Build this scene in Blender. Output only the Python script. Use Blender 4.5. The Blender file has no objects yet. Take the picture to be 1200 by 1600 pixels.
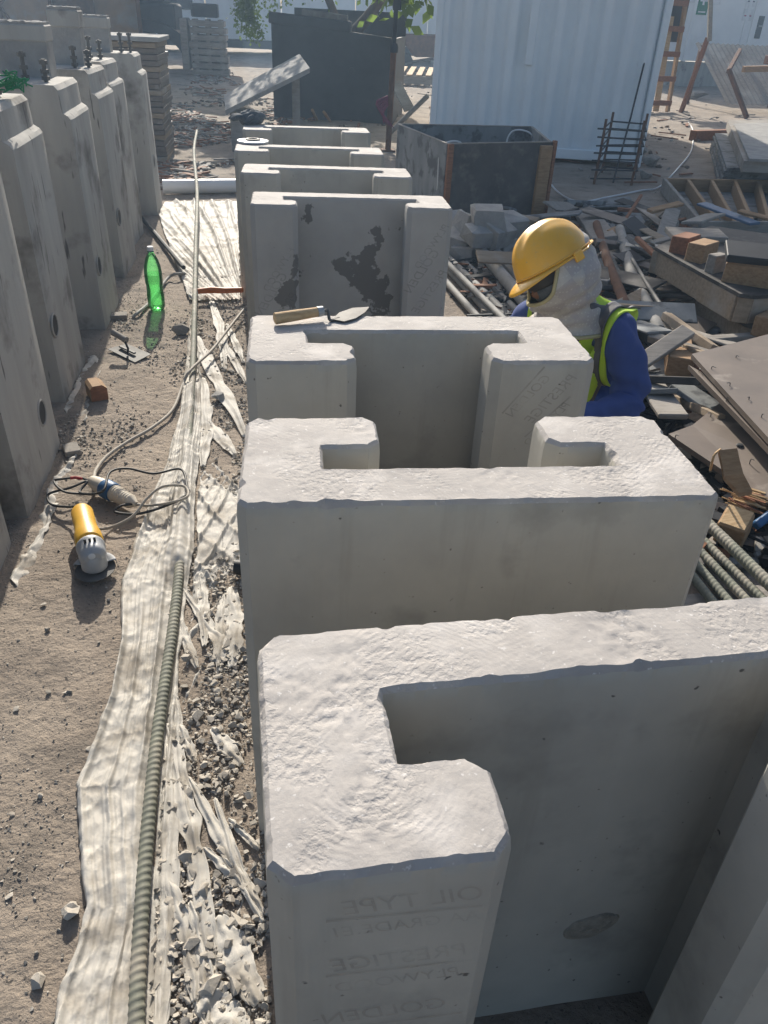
import bpy, bmesh, math, random
from mathutils import Vector, Matrix, noise, geometry
from mathutils.bvhtree import BVHTree

# ---------------------------------------------------------------- camera, sky, sun, exposure
scene = bpy.context.scene
col = scene.collection
cam_data = bpy.data.cameras.new('camera')
cam_data.sensor_fit = 'VERTICAL'
cam_data.sensor_height = 36.0
cam_data.lens = 27.38
cam_data.clip_start = 0.02
cam_data.clip_end = 2000.0
camera = bpy.data.objects.new('camera', cam_data)
col.objects.link(camera)
_r = Vector((0.99228534, -0.11643123, 0.04258603))
_u = Vector((0.02737155, 0.54077707, 0.8407205))
_f = Vector((0.12091567, 0.83306898, -0.53979206))
camera.matrix_world = Matrix(((_r.x, _u.x, -_f.x, 0), (_r.y, _u.y, -_f.y, 0), (_r.z, _u.z, -_f.z, 1.4), (0, 0, 0, 1)))
scene.camera = camera

SUN_EL, SUN_AZ = math.radians(28.4), math.radians(3.6)      # sun ahead of the camera, a little to the left
world = bpy.data.worlds.new('World')
scene.world = world
world.use_nodes = True
wn = world.node_tree
wn.nodes.clear()
sky = wn.nodes.new('ShaderNodeTexSky')
sky.sky_type = 'NISHITA'
sky.sun_disc = False
sky.sun_elevation = SUN_EL
sky.sun_rotation = -SUN_AZ
sky.dust_density = 3.5
bg = wn.nodes.new('ShaderNodeBackground')
bg.inputs['Strength'].default_value = 0.105
wo = wn.nodes.new('ShaderNodeOutputWorld')
wn.links.new(sky.outputs[0], bg.inputs[0])
wn.links.new(bg.outputs[0], wo.inputs[0])

sun_data = bpy.data.lights.new('sun', 'SUN')
sun_data.energy = 5.0
sun_data.angle = math.radians(0.53)
sun_data.color = (1.0, 0.93, 0.82)
sun = bpy.data.objects.new('sun', sun_data)
col.objects.link(sun)
sun_dir = Vector((math.sin(SUN_AZ) * math.cos(SUN_EL), -math.cos(SUN_AZ) * math.cos(SUN_EL), -math.sin(SUN_EL)))
sun.rotation_euler = sun_dir.to_track_quat('-Z', 'Y').to_euler()
sun.location = (0, 10, 12)

scene.view_settings.view_transform = 'Standard'
scene.view_settings.look = 'None'
scene.view_settings.exposure = 0.58
scene.view_settings.gamma = 1.0
scene.render.film_transparent = False
scene.cycles.max_bounces = 8
scene.cycles.transparent_max_bounces = 12
scene.cycles.use_denoising = True

RND = random.Random(11)
def U(a, b): return RND.uniform(a, b)

# ---------------------------------------------------------------- helpers
def tag(o, label=None, cat=None, group=None, kind=None):
    if label: o['label'] = label
    if cat: o['category'] = cat
    if group: o['group'] = group
    if kind: o['kind'] = kind
    return o

def thing(name, label, cat, loc=(0, 0, 0), group=None):
    o = bpy.data.objects.new(name, None)
    o.empty_display_size = 0.1
    o.location = loc
    col.objects.link(o)
    return tag(o, label, cat, group)

def root_loc(o):
    v = Vector((0, 0, 0))
    while o is not None:
        v += o.location
        o = o.parent
    return v

class MB:
    """collects shapes in world coordinates; build() links them as ONE mesh object"""
    def __init__(s):
        s.v, s.f, s.m = [], [], []
    def add(s, vs, fs, mi=0):
        n = len(s.v)
        s.v.extend(Vector(p) for p in vs)
        for f in fs:
            s.f.append([n + i for i in f])
            s.m.append(mi)
        return s
    def box(s, c, size, rot=None, bev=0.0, mi=0, jit=0.0):
        hx, hy, hz = size[0] / 2, size[1] / 2, size[2] / 2
        c = Vector(c)
        b = min(bev, hx * .45, hy * .45, hz * .45)
        pts = []
        for sx in (-1, 1):
            for sy in (-1, 1):
                for sz in (-1, 1):
                    j = Vector((U(-1, 1), U(-1, 1), U(-1, 1))) * jit
                    if b > 0:
                        for k in range(3):
                            p = [sx * (hx - b), sy * (hy - b), sz * (hz - b)]
                            p[k] = (sx * hx, sy * hy, sz * hz)[k]
                            pts.append(Vector(p) + j)
                    else:
                        pts.append(Vector((sx * hx, sy * hy, sz * hz)) + j)
        if rot is not None:
            pts = [rot @ p for p in pts]
        pts = [c + p for p in pts]
        if b > 0:
            return s.hull(pts, mi)
        return s.add(pts, [(0, 1, 3, 2), (4, 6, 7, 5), (0, 4, 5, 1), (2, 3, 7, 6), (0, 2, 6, 4), (1, 5, 7, 3)], mi)
    def hull(s, pts, mi=0):
        bm = bmesh.new()
        for p in pts: bm.verts.new(p)
        r = bmesh.ops.convex_hull(bm, input=bm.verts)
        bm.verts.ensure_lookup_table()
        bmesh.ops.delete(bm, geom=[v for v in bm.verts if not v.link_faces], context='VERTS')
        bmesh.ops.recalc_face_normals(bm, faces=bm.faces)
        bm.verts.index_update()
        s.add([v.co.copy() for v in bm.verts], [[v.index for v in f.verts] for f in bm.faces], mi)
        bm.free()
        return s
    def beam(s, p0, p1, w, t, roll=0.0, bev=0.003, mi=0, jit=0.0):
        """a bar from p0 to p1: w across, t thick; roll turns it about its length"""
        p0, p1 = Vector(p0), Vector(p1)
        d = p1 - p0
        x = d.normalized()
        up = Vector((0, 0, 1)) if abs(x.z) < .98 else Vector((0, 1, 0))
        y = up.cross(x).normalized()
        z = x.cross(y)
        m = Matrix((x, y, z)).transposed() @ Matrix.Rotation(roll, 3, 'X')
        return s.box((p0 + p1) / 2, (d.length, w, t), m, bev, mi, jit)
    def tube(s, path, r, seg=8, mi=0, cap=True):
        path = [Vector(p) for p in path]
        n = len(path)
        rr = r if isinstance(r, (list, tuple)) else [r] * n
        base = len(s.v)
        prev = None
        for i, p in enumerate(path):
            t = (path[min(i + 1, n - 1)] - path[max(i - 1, 0)])
            t = t.normalized() if t.length > 1e-9 else Vector((0, 0, 1))
            if prev is None:
                a = Vector((0, 0, 1)) if abs(t.z) < .9 else Vector((1, 0, 0))
                nrm = (a - t * a.dot(t)).normalized()
            else:
                nrm = (prev - t * prev.dot(t)).normalized()
            prev = nrm
            bn = t.cross(nrm)
            for k in range(seg):
                a = 2 * math.pi * k / seg
                s.v.append(p + (nrm * math.cos(a) + bn * math.sin(a)) * rr[i])
        for i in range(n - 1):
            for k in range(seg):
                k2 = (k + 1) % seg
                s.f.append([base + i * seg + k, base + i * seg + k2, base + (i + 1) * seg + k2, base + (i + 1) * seg + k])
                s.m.append(mi)
        if cap:
            s.f.append([base + k for k in range(seg)][::-1]); s.m.append(mi)
            s.f.append([base + (n - 1) * seg + k for k in range(seg)]); s.m.append(mi)
        return s
    def lathe(s, prof, c=(0, 0, 0), rot=None, seg=24, mi=0):
        c = Vector(c)
        base = len(s.v)
        for r, z in prof:
            for k in range(seg):
                a = 2 * math.pi * k / seg
                p = Vector((r * math.cos(a), r * math.sin(a), z))
                if rot is not None: p = rot @ p
                s.v.append(c + p)
        for i in range(len(prof) - 1):
            for k in range(seg):
                k2 = (k + 1) % seg
                s.f.append([base + i * seg + k, base + i * seg + k2, base + (i + 1) * seg + k2, base + (i + 1) * seg + k])
                s.m.append(mi)
        s.f.append([base + k for k in range(seg)][::-1]); s.m.append(mi)
        s.f.append([base + (len(prof) - 1) * seg + k for k in range(seg)]); s.m.append(mi)
        return s
    def grid(s, fn, nu, nv, mi=0, closed=False):
        base = len(s.v)
        for j in range(nv + 1):
            for i in range(nu + (0 if closed else 1)):
                s.v.append(Vector(fn(i / nu, j / nv)))
        w = nu if closed else nu + 1
        for j in range(nv):
            for i in range(nu):
                i2 = (i + 1) % w
                s.f.append([base + j * w + i, base + j * w + i2, base + (j + 1) * w + i2, base + (j + 1) * w + i])
                s.m.append(mi)
        return s
    def build(s, name, mats, parent=None, smooth=None, origin=None):
        if not isinstance(mats, (list, tuple)): mats = [mats]
        off = root_loc(parent) if parent is not None else Vector(origin if origin is not None else (0, 0, 0))
        me = bpy.data.meshes.new(name)
        me.from_pydata([v - off for v in s.v], [], s.f)
        for m in mats: me.materials.append(m)
        if len(mats) > 1: me.polygons.foreach_set('material_index', s.m)
        if smooth is not None:
            me.polygons.foreach_set('use_smooth', [True] * len(me.polygons))
            if smooth < 179: me.set_sharp_from_angle(angle=math.radians(smooth))
        me.update()
        o = bpy.data.objects.new(name, me)
        col.objects.link(o)
        if parent is not None: o.parent = parent
        else: o.location = off
        return o

def curve_pts(pts, n=10):
    """smooth path through the points"""
    P = [Vector(p) for p in pts]
    P = [P[0] * 2 - P[1]] + P + [P[-1] * 2 - P[-2]]
    out = []
    for i in range(1, len(P) - 2):
        for k in range(n):
            t = k / n
            a, b, c, d = P[i - 1], P[i], P[i + 1], P[i + 2]
            out.append(.5 * ((2 * b) + (c - a) * t + (2 * a - 5 * b + 4 * c - d) * t * t + (3 * b - a - 3 * c + d) * t ** 3))
    out.append(P[-2])
    return out

def nz(x, y, z=0.0): return noise.noise(Vector((x, y, z)))
def fbm(x, y, z=0.0, o=4): return noise.fractal(Vector((x, y, z)), .9, 2.0, o)

# ---------------------------------------------------------------- materials
def mat(name, c1, c2=None, rough=.85, scale=6.0, detail=6.0, bump=.2, bscale=60.0, bdist=.004, metal=0.0, spec=.3,
        speck=None, speck_scale=90.0, speck_at=.62, stretch=None, c3=None, c3_scale=1.7, c3_at=(.5, .68), coat=0.0, trans=0.0, streak=None):
    m = bpy.data.materials.new(name)
    m.use_nodes = True
    nt = m.node_tree
    N, Lk = nt.nodes, nt.links
    N.clear()
    out = N.new('ShaderNodeOutputMaterial')
    p = N.new('ShaderNodeBsdfPrincipled')
    Lk.new(p.outputs[0], out.inputs[0])
    p.inputs['Roughness'].default_value = rough
    p.inputs['Metallic'].default_value = metal
    p.inputs['Specular IOR Level'].default_value = spec
    p.inputs['Coat Weight'].default_value = coat
    p.inputs['Transmission Weight'].default_value = trans
    tc = N.new('ShaderNodeTexCoord')
    oi = N.new('ShaderNodeObjectInfo')
    mul = N.new('ShaderNodeVectorMath'); mul.operation = 'SCALE'; mul.inputs[0].default_value = (31, 17, 23)
    Lk.new(oi.outputs['Random'], mul.inputs['Scale'])
    add = N.new('ShaderNodeVectorMath'); add.operation = 'ADD'
    Lk.new(tc.outputs['Object'], add.inputs[0]); Lk.new(mul.outputs[0], add.inputs[1])
    co = add.outputs[0]
    plain = co
    if stretch:
        mp = N.new('ShaderNodeMapping'); mp.inputs['Scale'].default_value = stretch
        Lk.new(co, mp.inputs[0]); co = mp.outputs[0]
    def tex(sc, det, c=None, rg=.6):
        t = N.new('ShaderNodeTexNoise'); t.inputs['Scale'].default_value = sc; t.inputs['Detail'].default_value = det
        t.inputs['Roughness'].default_value = rg
        Lk.new(c or co, t.inputs['Vector']); return t.outputs['Fac']
    def ramp(src, a, b):
        r = N.new('ShaderNodeMapRange'); r.inputs['From Min'].default_value = a; r.inputs['From Max'].default_value = b
        Lk.new(src, r.inputs['Value']); return r.outputs[0]
    def mix(fac, a, b):
        x = N.new('ShaderNodeMix'); x.data_type = 'RGBA'
        if isinstance(fac, float): x.inputs['Factor'].default_value = fac
        else: Lk.new(fac, x.inputs['Factor'])
        for s, k in ((a, 'A'), (b, 'B')):
            i = x.inputs[6 if k == 'A' else 7]
            if isinstance(s, tuple): i.default_value = (*s, 1)
            else: Lk.new(s, i)
        return x.outputs[2]
    c = mix(ramp(tex(scale, detail), .33, .67), c1, c2 or tuple(k * .75 for k in c1))
    if c3: c = mix(ramp(tex(c3_scale, 5, plain), *c3_at), c, c3)
    if streak:
        sm_ = N.new('ShaderNodeMapping'); sm_.inputs['Scale'].default_value = (9, 9, .7); Lk.new(plain, sm_.inputs[0])
        c = mix(ramp(tex(1.6, 6, sm_.outputs[0]), .56, .80), c, streak)
    if speck: c = mix(ramp(tex(speck_scale, 2, co if name.startswith('weathered') else plain), speck_at, speck_at + .06), c, speck)
    Lk.new(c, p.inputs['Base Color'])
    if bump:
        b = N.new('ShaderNodeBump'); b.inputs['Strength'].default_value = bump; b.inputs['Distance'].default_value = bdist
        Lk.new(tex(bscale, 8, None, .65), b.inputs['Height'])
        Lk.new(b.outputs[0], p.inputs['Normal'])
    m['p'] = 1
    return m

M = {}
M['concrete'] = mat('cast_concrete', (.43, .41, .36), (.335, .32, .283), rough=.75, scale=3.6, detail=12, bump=.22, bscale=26, bdist=.003, speck=(.11, .105, .095), speck_scale=58, speck_at=.705, c3=(.26, .25, .22), c3_scale=4.4, c3_at=(.57, .74), streak=(.30, .285, .245))
M['concrete_top'] = mat('trowelled_concrete', (.42, .395, .37), (.335, .315, .298), rough=.82, scale=7, bump=.5, bscale=110, bdist=.003, speck=(.55, .53, .51), speck_scale=130, speck_at=.66, c3=(.50, .475, .45), c3_scale=9, c3_at=(.52, .72))
def trowel_top():
    m = M['concrete_top']; nt = m.node_tree; N, L = nt.nodes, nt.links
    bp = next(n for n in N if n.type == 'BUMP'); src = bp.inputs['Height'].links[0].from_socket
    tc = N.new('ShaderNodeTexCoord')
    ns = N.new('ShaderNodeTexNoise'); ns.inputs['Scale'].default_value = 7; ns.inputs['Detail'].default_value = 4; L.new(tc.outputs['Object'], ns.inputs['Vector'])
    def rings(off, sc):
        mp = N.new('ShaderNodeMapping'); mp.inputs['Location'].default_value = off; L.new(tc.outputs['Object'], mp.inputs[0])
        w = N.new('ShaderNodeTexWave'); w.wave_type = 'RINGS'; w.rings_direction = 'Z'; w.inputs['Scale'].default_value = sc; w.inputs['Distortion'].default_value = 3; w.inputs['Detail'].default_value = 2; w.inputs['Detail Scale'].default_value = 2.5
        L.new(mp.outputs[0], w.inputs['Vector']); return w.outputs['Fac']
    def math_(op, a, b):
        x = N.new('ShaderNodeMath'); x.operation = op
        for i, k in enumerate((a, b)):
            if isinstance(k, (int, float)): x.inputs[i].default_value = k
            else: L.new(k, x.inputs[i])
        return x.outputs[0]
    def rng(a, lo, hi, t0=0.0, t1=1.0):
        r = N.new('ShaderNodeMapRange'); r.inputs['From Min'].default_value = lo; r.inputs['From Max'].default_value = hi; r.inputs['To Min'].default_value = t0; r.inputs['To Max'].default_value = t1; L.new(a, r.inputs[0]); return r.outputs[0]
    a = rings((.28, .06, 0), 44); b = rings((-.1, .35, 0), 36)
    msk = rng(ns.outputs['Fac'], .42, .58)
    sw = math_('ADD', math_('MULTIPLY', a, msk), math_('MULTIPLY', b, math_('SUBTRACT', 1.0, msk)))
    pm = N.new('ShaderNodeTexNoise'); pm.inputs['Scale'].default_value = 11; pm.inputs['Detail'].default_value = 3; L.new(tc.outputs['Object'], pm.inputs['Vector'])
    pn = N.new('ShaderNodeTexNoise'); pn.inputs['Scale'].default_value = 95; pn.inputs['Detail'].default_value = 4; L.new(tc.outputs['Object'], pn.inputs['Vector'])
    pits = math_('MULTIPLY', rng(pm.outputs['Fac'], .50, .60), rng(pn.outputs['Fac'], .36, .56, 1.0, 0.0))
    h = math_('ADD', math_('MULTIPLY', src, .55), math_('MULTIPLY', math_('MULTIPLY', sw, rng(pm.outputs['Fac'], .35, .6)), .15))
    h = math_('SUBTRACT', h, math_('MULTIPLY', pits, .55))
    L.new(h, bp.inputs['Height']); bp.inputs['Strength'].default_value = .6; bp.inputs['Distance'].default_value = .0026
trowel_top()
M['concrete_old'] = mat('weathered_concrete', (.42, .405, .375), (.31, .30, .278), rough=.9, scale=7, detail=10, bump=.4, bscale=40, speck=(.13, .125, .12), speck_scale=34, speck_at=.665, stretch=(1, 1, .14), c3=(.155, .142, .128), c3_scale=3.4, c3_at=(.53, .68))
M['concrete_rough'] = mat('rough_concrete', (.36, .35, .33), (.25, .245, .235), rough=.95, scale=8, bump=.8, bscale=35, bdist=.01)
M['hole_dark'] = mat('hole_shade', (.05, .05, .05), rough=.9)
M['soil'] = mat('dusty_soil', (.345, .29, .235), (.24, .20, .162), rough=.97, scale=3.4, detail=12, bump=.95, bscale=46, bdist=.014, speck=(.10, .09, .08), speck_scale=85, speck_at=.635, c3=(.165, .143, .12), c3_scale=5.2, c3_at=(.54, .70))
M['stone'] = mat('grey_stone', (.47, .43, .37), (.35, .32, .275), rough=.92, scale=20, bump=.4, bscale=90)
M['stone_dark'] = mat('dark_stone', (.32, .29, .25), (.20, .185, .16), rough=.92, scale=20, bump=.4, bscale=90)
M['rebar'] = mat('green_grey_bar', (.20, .205, .155), (.13, .135, .11), rough=.75, metal=.0, scale=18, bump=.1, spec=.5, c3=(.30, .27, .22), c3_scale=7)
M['steel'] = mat('dull_steel', (.15, .145, .135), (.085, .08, .075), rough=.7, metal=.15, scale=14, bump=.1, spec=.5)
M['steel_dark'] = mat('dark_steel', (.035, .038, .042), (.022, .023, .026), rough=.6, scale=5, bump=.08)
M['rust'] = mat('rusty_steel', (.16, .075, .04), (.085, .045, .03), rough=.85, scale=9, bump=.25)
M['mould_rust'] = mat('weathered_brown_steel', (.36, .215, .125), (.22, .15, .105), rough=.85, scale=2.5, bump=.15, c3=(.30, .27, .24), c3_scale=1.5)
M['wood'] = mat('raw_timber', (.36, .23, .125), (.24, .145, .075), rough=.8, scale=9, stretch=(1, 9, 9), bump=.3, bscale=30)
M['wood_red'] = mat('reddish_timber', (.28, .125, .065), (.17, .075, .04), rough=.8, scale=9, stretch=(1, 9, 9), bump=.3, bscale=30)
M['wood_grey'] = mat('dusty_timber', (.30, .275, .24), (.20, .18, .16), rough=.88, scale=7, stretch=(1, 8, 8), bump=.3, bscale=30, c3=(.36, .34, .31))
M['ply'] = mat('film_plywood', (.165, .130, .104), (.105, .083, .068), rough=.55, scale=4, bump=.1, bscale=40, spec=.45, c3=(.30, .26, .22), c3_scale=5, c3_at=(.60, .74))
M['ply_dark'] = mat('dark_plywood', (.055, .05, .047), (.03, .028, .027), rough=.7, scale=7, bump=.15, c3=(.13, .12, .11), c3_scale=9, c3_at=(.55, .75))
M['ply_crate'] = mat('worn_black_plywood', (.105, .10, .098), (.06, .058, .057), rough=.75, scale=5, bump=.2, c3=(.17, .155, .14), c3_scale=11, c3_at=(.52, .75))
M['ply_smear'] = mat('plywood_with_dried_cement', (.24, .25, .25), (.15, .16, .165), rough=.85, scale=6, stretch=(1, 1, .3), bump=.3, c3=(.09, .095, .10), c3_scale=7, c3_at=(.52, .6))
M['pvc'] = mat('white_pvc', (.66, .67, .68), (.56, .57, .58), rough=.4, scale=3, bump=.03, spec=.5)
M['pipe'] = mat('dusty_grey_pipe', (.30, .29, .27), (.21, .205, .19), rough=.75, scale=12, bump=.15)
M['yellow'] = mat('yellow_tool_plastic', (.62, .36, .035), (.55, .30, .03), rough=.45, scale=9, bump=.04, spec=.5, c3=(.42, .33, .2), c3_scale=22, c3_at=(.6, .8))
M['helmet'] = mat('helmet_plastic', (.76, .40, .03), (.66, .35, .03), rough=.36, scale=8, bump=.03, spec=.5, coat=.1, c3=(.60, .38, .10), c3_scale=14, c3_at=(.52, .75), speck=(.45, .30, .12), speck_scale=120, speck_at=.70)
M['alu'] = mat('cast_aluminium', (.42, .43, .44), (.33, .34, .35), rough=.5, metal=.3, scale=12, bump=.08, spec=.5)
M['black'] = mat('black_rubber', (.022, .022, .023), (.03, .03, .03), rough=.55, bump=.05)
M['cable_grey'] = mat('dusty_cable', (.38, .345, .29), (.30, .27, .23), rough=.7, scale=15, bump=.1)
M['blue'] = mat('blue_plastic', (.03, .11, .25), (.025, .09, .2), rough=.45, bump=.03)
M['cream'] = mat('cream_plastic', (.62, .56, .46), (.52, .46, .37), rough=.5, bump=.04)
M['red'] = mat('red_tape', (.45, .03, .03), rough=.5, bump=0)
M['orange'] = mat('orange_handle', (.50, .13, .015), (.40, .1, .015), rough=.5, bump=.05)
M['cloth_blue'] = mat('blue_workwear', (.045, .075, .225), (.034, .058, .18), rough=.85, scale=9, bump=.25, bscale=220, bdist=.002)
M['lime'] = mat('lime_vest', (.42, .62, .05), (.36, .55, .05), rough=.7, scale=14, bump=.15, bscale=160, bdist=.002)
M['reflective'] = mat('grey_reflective_band', (.10, .10, .11), (.085, .085, .09), rough=.55, scale=20, bump=.1, bscale=120, bdist=.002)
M['skin'] = mat('skin', (.17, .085, .05), (.14, .07, .042), rough=.55, scale=20, bump=.05)
M['scarf_pink'] = mat('maroon_cloth', (.20, .03, .07), (.13, .02, .05), rough=.85, scale=40, bump=.2)
M['white_paint'] = mat('white_cabin_paint', (.74, .75, .75), (.66, .67, .68), rough=.55, scale=2.0, bump=.04, c3=(.56, .55, .53), c3_scale=1.2, c3_at=(.6, .8))
M['container'] = mat('pale_blue_container_paint', (.80, .84, .85), (.73, .77, .79), rough=.5, scale=1.6, bump=.0, bscale=14, c3=(.52, .56, .57), c3_scale=3.5, c3_at=(.66, .8))
M['sheet_blue'] = mat('blue_corrugated_sheet', (.10, .17, .27), (.08, .13, .21), rough=.6, bump=.05)
M['bark'] = mat('bark', (.14, .10, .075), (.09, .065, .05), rough=.95, scale=20, stretch=(1, 1, .25), bump=.6, bscale=30)
M['green_net'] = mat('green_netting', (.03, .25, .11), (.02, .18, .08), rough=.8, bump=.2)
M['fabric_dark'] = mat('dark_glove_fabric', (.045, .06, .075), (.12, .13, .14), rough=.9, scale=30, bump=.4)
M['sign_green'] = mat('green_sign', (.01, .17, .09), rough=.5, bump=0)
M['paper'] = mat('white_paper', (.72, .73, .74), rough=.7, bump=0)
M['ink'] = mat('grey_ink', (.18, .18, .22), rough=.7, bump=0)
M['ink_red'] = mat('red_ink', (.4, .08, .14), rough=.7, bump=0)
M['splinter'] = mat('fresh_split_wood', (.58, .42, .24), (.40, .26, .13), rough=.8, scale=14, stretch=(1, 8, 8), bump=.3)

def leaf_material():
    m = bpy.data.materials.new('leaves'); m.use_nodes = True
    nt = m.node_tree; N = nt.nodes; N.clear()
    out = N.new('ShaderNodeOutputMaterial'); d = N.new('ShaderNodeBsdfPrincipled'); t = N.new('ShaderNodeBsdfTranslucent')
    mx = N.new('ShaderNodeMixShader'); mx.inputs[0].default_value = .5
    n = N.new('ShaderNodeTexNoise'); n.inputs['Scale'].default_value = 3
    r = N.new('ShaderNodeMix'); r.data_type = 'RGBA'
    r.inputs[6].default_value = (.05, .085, .02, 1); r.inputs[7].default_value = (.12, .16, .035, 1)
    nt.links.new(n.outputs[0], r.inputs['Factor'])
    nt.links.new(r.outputs[2], d.inputs['Base Color'])
    t.inputs[0].default_value = (.20, .30, .05, 1)
    d.inputs['Roughness'].default_value = .5
    nt.links.new(d.outputs[0], mx.inputs[1]); nt.links.new(t.outputs[0], mx.inputs[2]); nt.links.new(mx.outputs[0], out.inputs[0])
    return m
M['leaf'] = leaf_material()

def plastic_material():
    m = bpy.data.materials.new('white_polythene'); m.use_nodes = True
    nt = m.node_tree; N = nt.nodes; L = nt.links; N.clear()
    out = N.new('ShaderNodeOutputMaterial'); p = N.new('ShaderNodeBsdfPrincipled'); t = N.new('ShaderNodeBsdfTranslucent')
    mx = N.new('ShaderNodeMixShader'); mx.inputs[0].default_value = .28
    tc = N.new('ShaderNodeTexCoord')
    mp = N.new('ShaderNodeMapping'); mp.inputs['Scale'].default_value = (1, .55, 1); L.new(tc.outputs['Object'], mp.inputs[0])
    n1 = N.new('ShaderNodeTexNoise'); n1.inputs['Scale'].default_value = 9; n1.inputs['Detail'].default_value = 6
    L.new(tc.outputs['Object'], n1.inputs['Vector'])
    r = N.new('ShaderNodeMapRange'); r.inputs['From Min'].default_value = .48; r.inputs['From Max'].default_value = .72; L.new(n1.outputs[0], r.inputs[0])
    mix = N.new('ShaderNodeMix'); mix.data_type = 'RGBA'; mix.inputs[6].default_value = (.68, .65, .59, 1); mix.inputs[7].default_value = (.50, .45, .38, 1)
    L.new(r.outputs[0], mix.inputs['Factor']); L.new(mix.outputs[2], p.inputs['Base Color'])
    p.inputs['Roughness'].default_value = .62; p.inputs['Specular IOR Level'].default_value = .25
    t.inputs[0].default_value = (.6, .57, .5, 1)
    v = N.new('ShaderNodeTexVoronoi'); v.feature = 'DISTANCE_TO_EDGE'; v.inputs['Scale'].default_value = 30
    w = N.new('ShaderNodeTexNoise'); w.inputs['Scale'].default_value = 14; w.inputs['Detail'].default_value = 7; w.inputs['Roughness'].default_value = .7
    L.new(mp.outputs[0], w.inputs['Vector'])
    ad = N.new('ShaderNodeVectorMath'); ad.operation = 'MULTIPLY_ADD'; ad.inputs[1].default_value = (.25, .25, .25)
    L.new(w.outputs['Color'], ad.inputs[0]); L.new(mp.outputs[0], ad.inputs[2]); L.new(ad.outputs[0], v.inputs['Vector'])
    s = N.new('ShaderNodeMath'); s.operation = 'MULTIPLY_ADD'; s.inputs[1].default_value = .35
    L.new(v.outputs['Distance'], s.inputs[0]); L.new(w.outputs[0], s.inputs[2])
    b = N.new('ShaderNodeBump'); b.inputs['Strength'].default_value = .45; b.inputs['Distance'].default_value = .006
    L.new(s.outputs[0], b.inputs['Height']); L.new(b.outputs[0], p.inputs['Normal'])
    L.new(p.outputs[0], mx.inputs[1]); L.new(t.outputs[0], mx.inputs[2])
    tp = N.new('ShaderNodeBsdfTransparent'); fx = N.new('ShaderNodeMixShader'); rr = N.new('ShaderNodeMapRange'); rr.inputs['From Min'].default_value = .5; rr.inputs['From Max'].default_value = .66; rr.inputs['To Min'].default_value = .04; rr.inputs['To Max'].default_value = .38
    L.new(n1.outputs[0], rr.inputs[0]); L.new(rr.outputs[0], fx.inputs[0]); L.new(mx.outputs[0], fx.inputs[1]); L.new(tp.outputs[0], fx.inputs[2]); L.new(fx.outputs[0], out.inputs[0])
    return m
M['plastic'] = plastic_material()

def clear_material(name, tint, gloss=.12, body=.12):
    m = bpy.data.materials.new(name); m.use_nodes = True
    nt = m.node_tree; N = nt.nodes; L = nt.links; N.clear()
    out = N.new('ShaderNodeOutputMaterial')
    tr = N.new('ShaderNodeBsdfTransparent'); tr.inputs[0].default_value = (*tint, 1)
    gl = N.new('ShaderNodeBsdfGlossy'); gl.inputs['Roughness'].default_value = .08
    tl = N.new('ShaderNodeBsdfTranslucent'); tl.inputs[0].default_value = (tint[0] * .6, tint[1] * .8, tint[2] * .6, 1)
    a = N.new('ShaderNodeMixShader'); a.inputs[0].default_value = body
    b = N.new('ShaderNodeMixShader'); f = N.new('ShaderNodeFresnel'); f.inputs[0].default_value = 1.45
    L.new(tr.outputs[0], a.inputs[1]); L.new(tl.outputs[0], a.inputs[2])
    L.new(f.outputs[0], b.inputs[0]); L.new(a.outputs[0], b.inputs[1]); L.new(gl.outputs[0], b.inputs[2])
    L.new(b.outputs[0], out.inputs[0])
    return m
M['bottle'] = clear_material('green_pet', (.56, .94, .62), body=.16)
M['water'] = clear_material('water_in_bottle', (.78, .98, .82), body=.08)

def print_material():
    """faint ink that the plywood moulds left on the concrete"""
    m = bpy.data.materials.new('faint_print'); m.use_nodes = True
    nt = m.node_tree; N = nt.nodes; L = nt.links; N.clear()
    out = N.new('ShaderNodeOutputMaterial'); d = N.new('ShaderNodeBsdfPrincipled'); t = N.new('ShaderNodeBsdfTransparent')
    d.inputs['Base Color'].default_value = (.17, .15, .125, 1); d.inputs['Roughness'].default_value = .9
    n = N.new('ShaderNodeTexNoise'); n.inputs['Scale'].default_value = 24; n.inputs['Detail'].default_value = 5
    g = N.new('ShaderNodeNewGeometry'); L.new(g.outputs['Position'], n.inputs['Vector'])
    r = N.new('ShaderNodeMapRange'); r.inputs['From Min'].default_value = .25; r.inputs['From Max'].default_value = .6; r.inputs['To Max'].default_value = .22
    L.new(n.outputs[0], r.inputs[0])
    x = N.new('ShaderNodeMixShader'); L.new(r.outputs[0], x.inputs[0]); L.new(t.outputs[0], x.inputs[1]); L.new(d.outputs[0], x.inputs[2])
    L.new(x.outputs[0], out.inputs[0])
    return m
M['print'] = print_material()

# ---------------------------------------------------------------- ground
def ground_z(x, y):
    z = .010 * fbm(x * 1.3, y * 1.3, 3.0, 3)
    near = max(0.0, min(1.0, (9 - y) / 4))
    z += near * (.0045 * nz(x * 14, y * 14, 1.0) + .0028 * nz(x * 40, y * 40, 5.0))
    far = max(0.0, min(1.0, (y - 7) / 4))
    z += far * .05 * fbm(x * .8, y * .8, 8.0, 4)
    return z - .004

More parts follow.
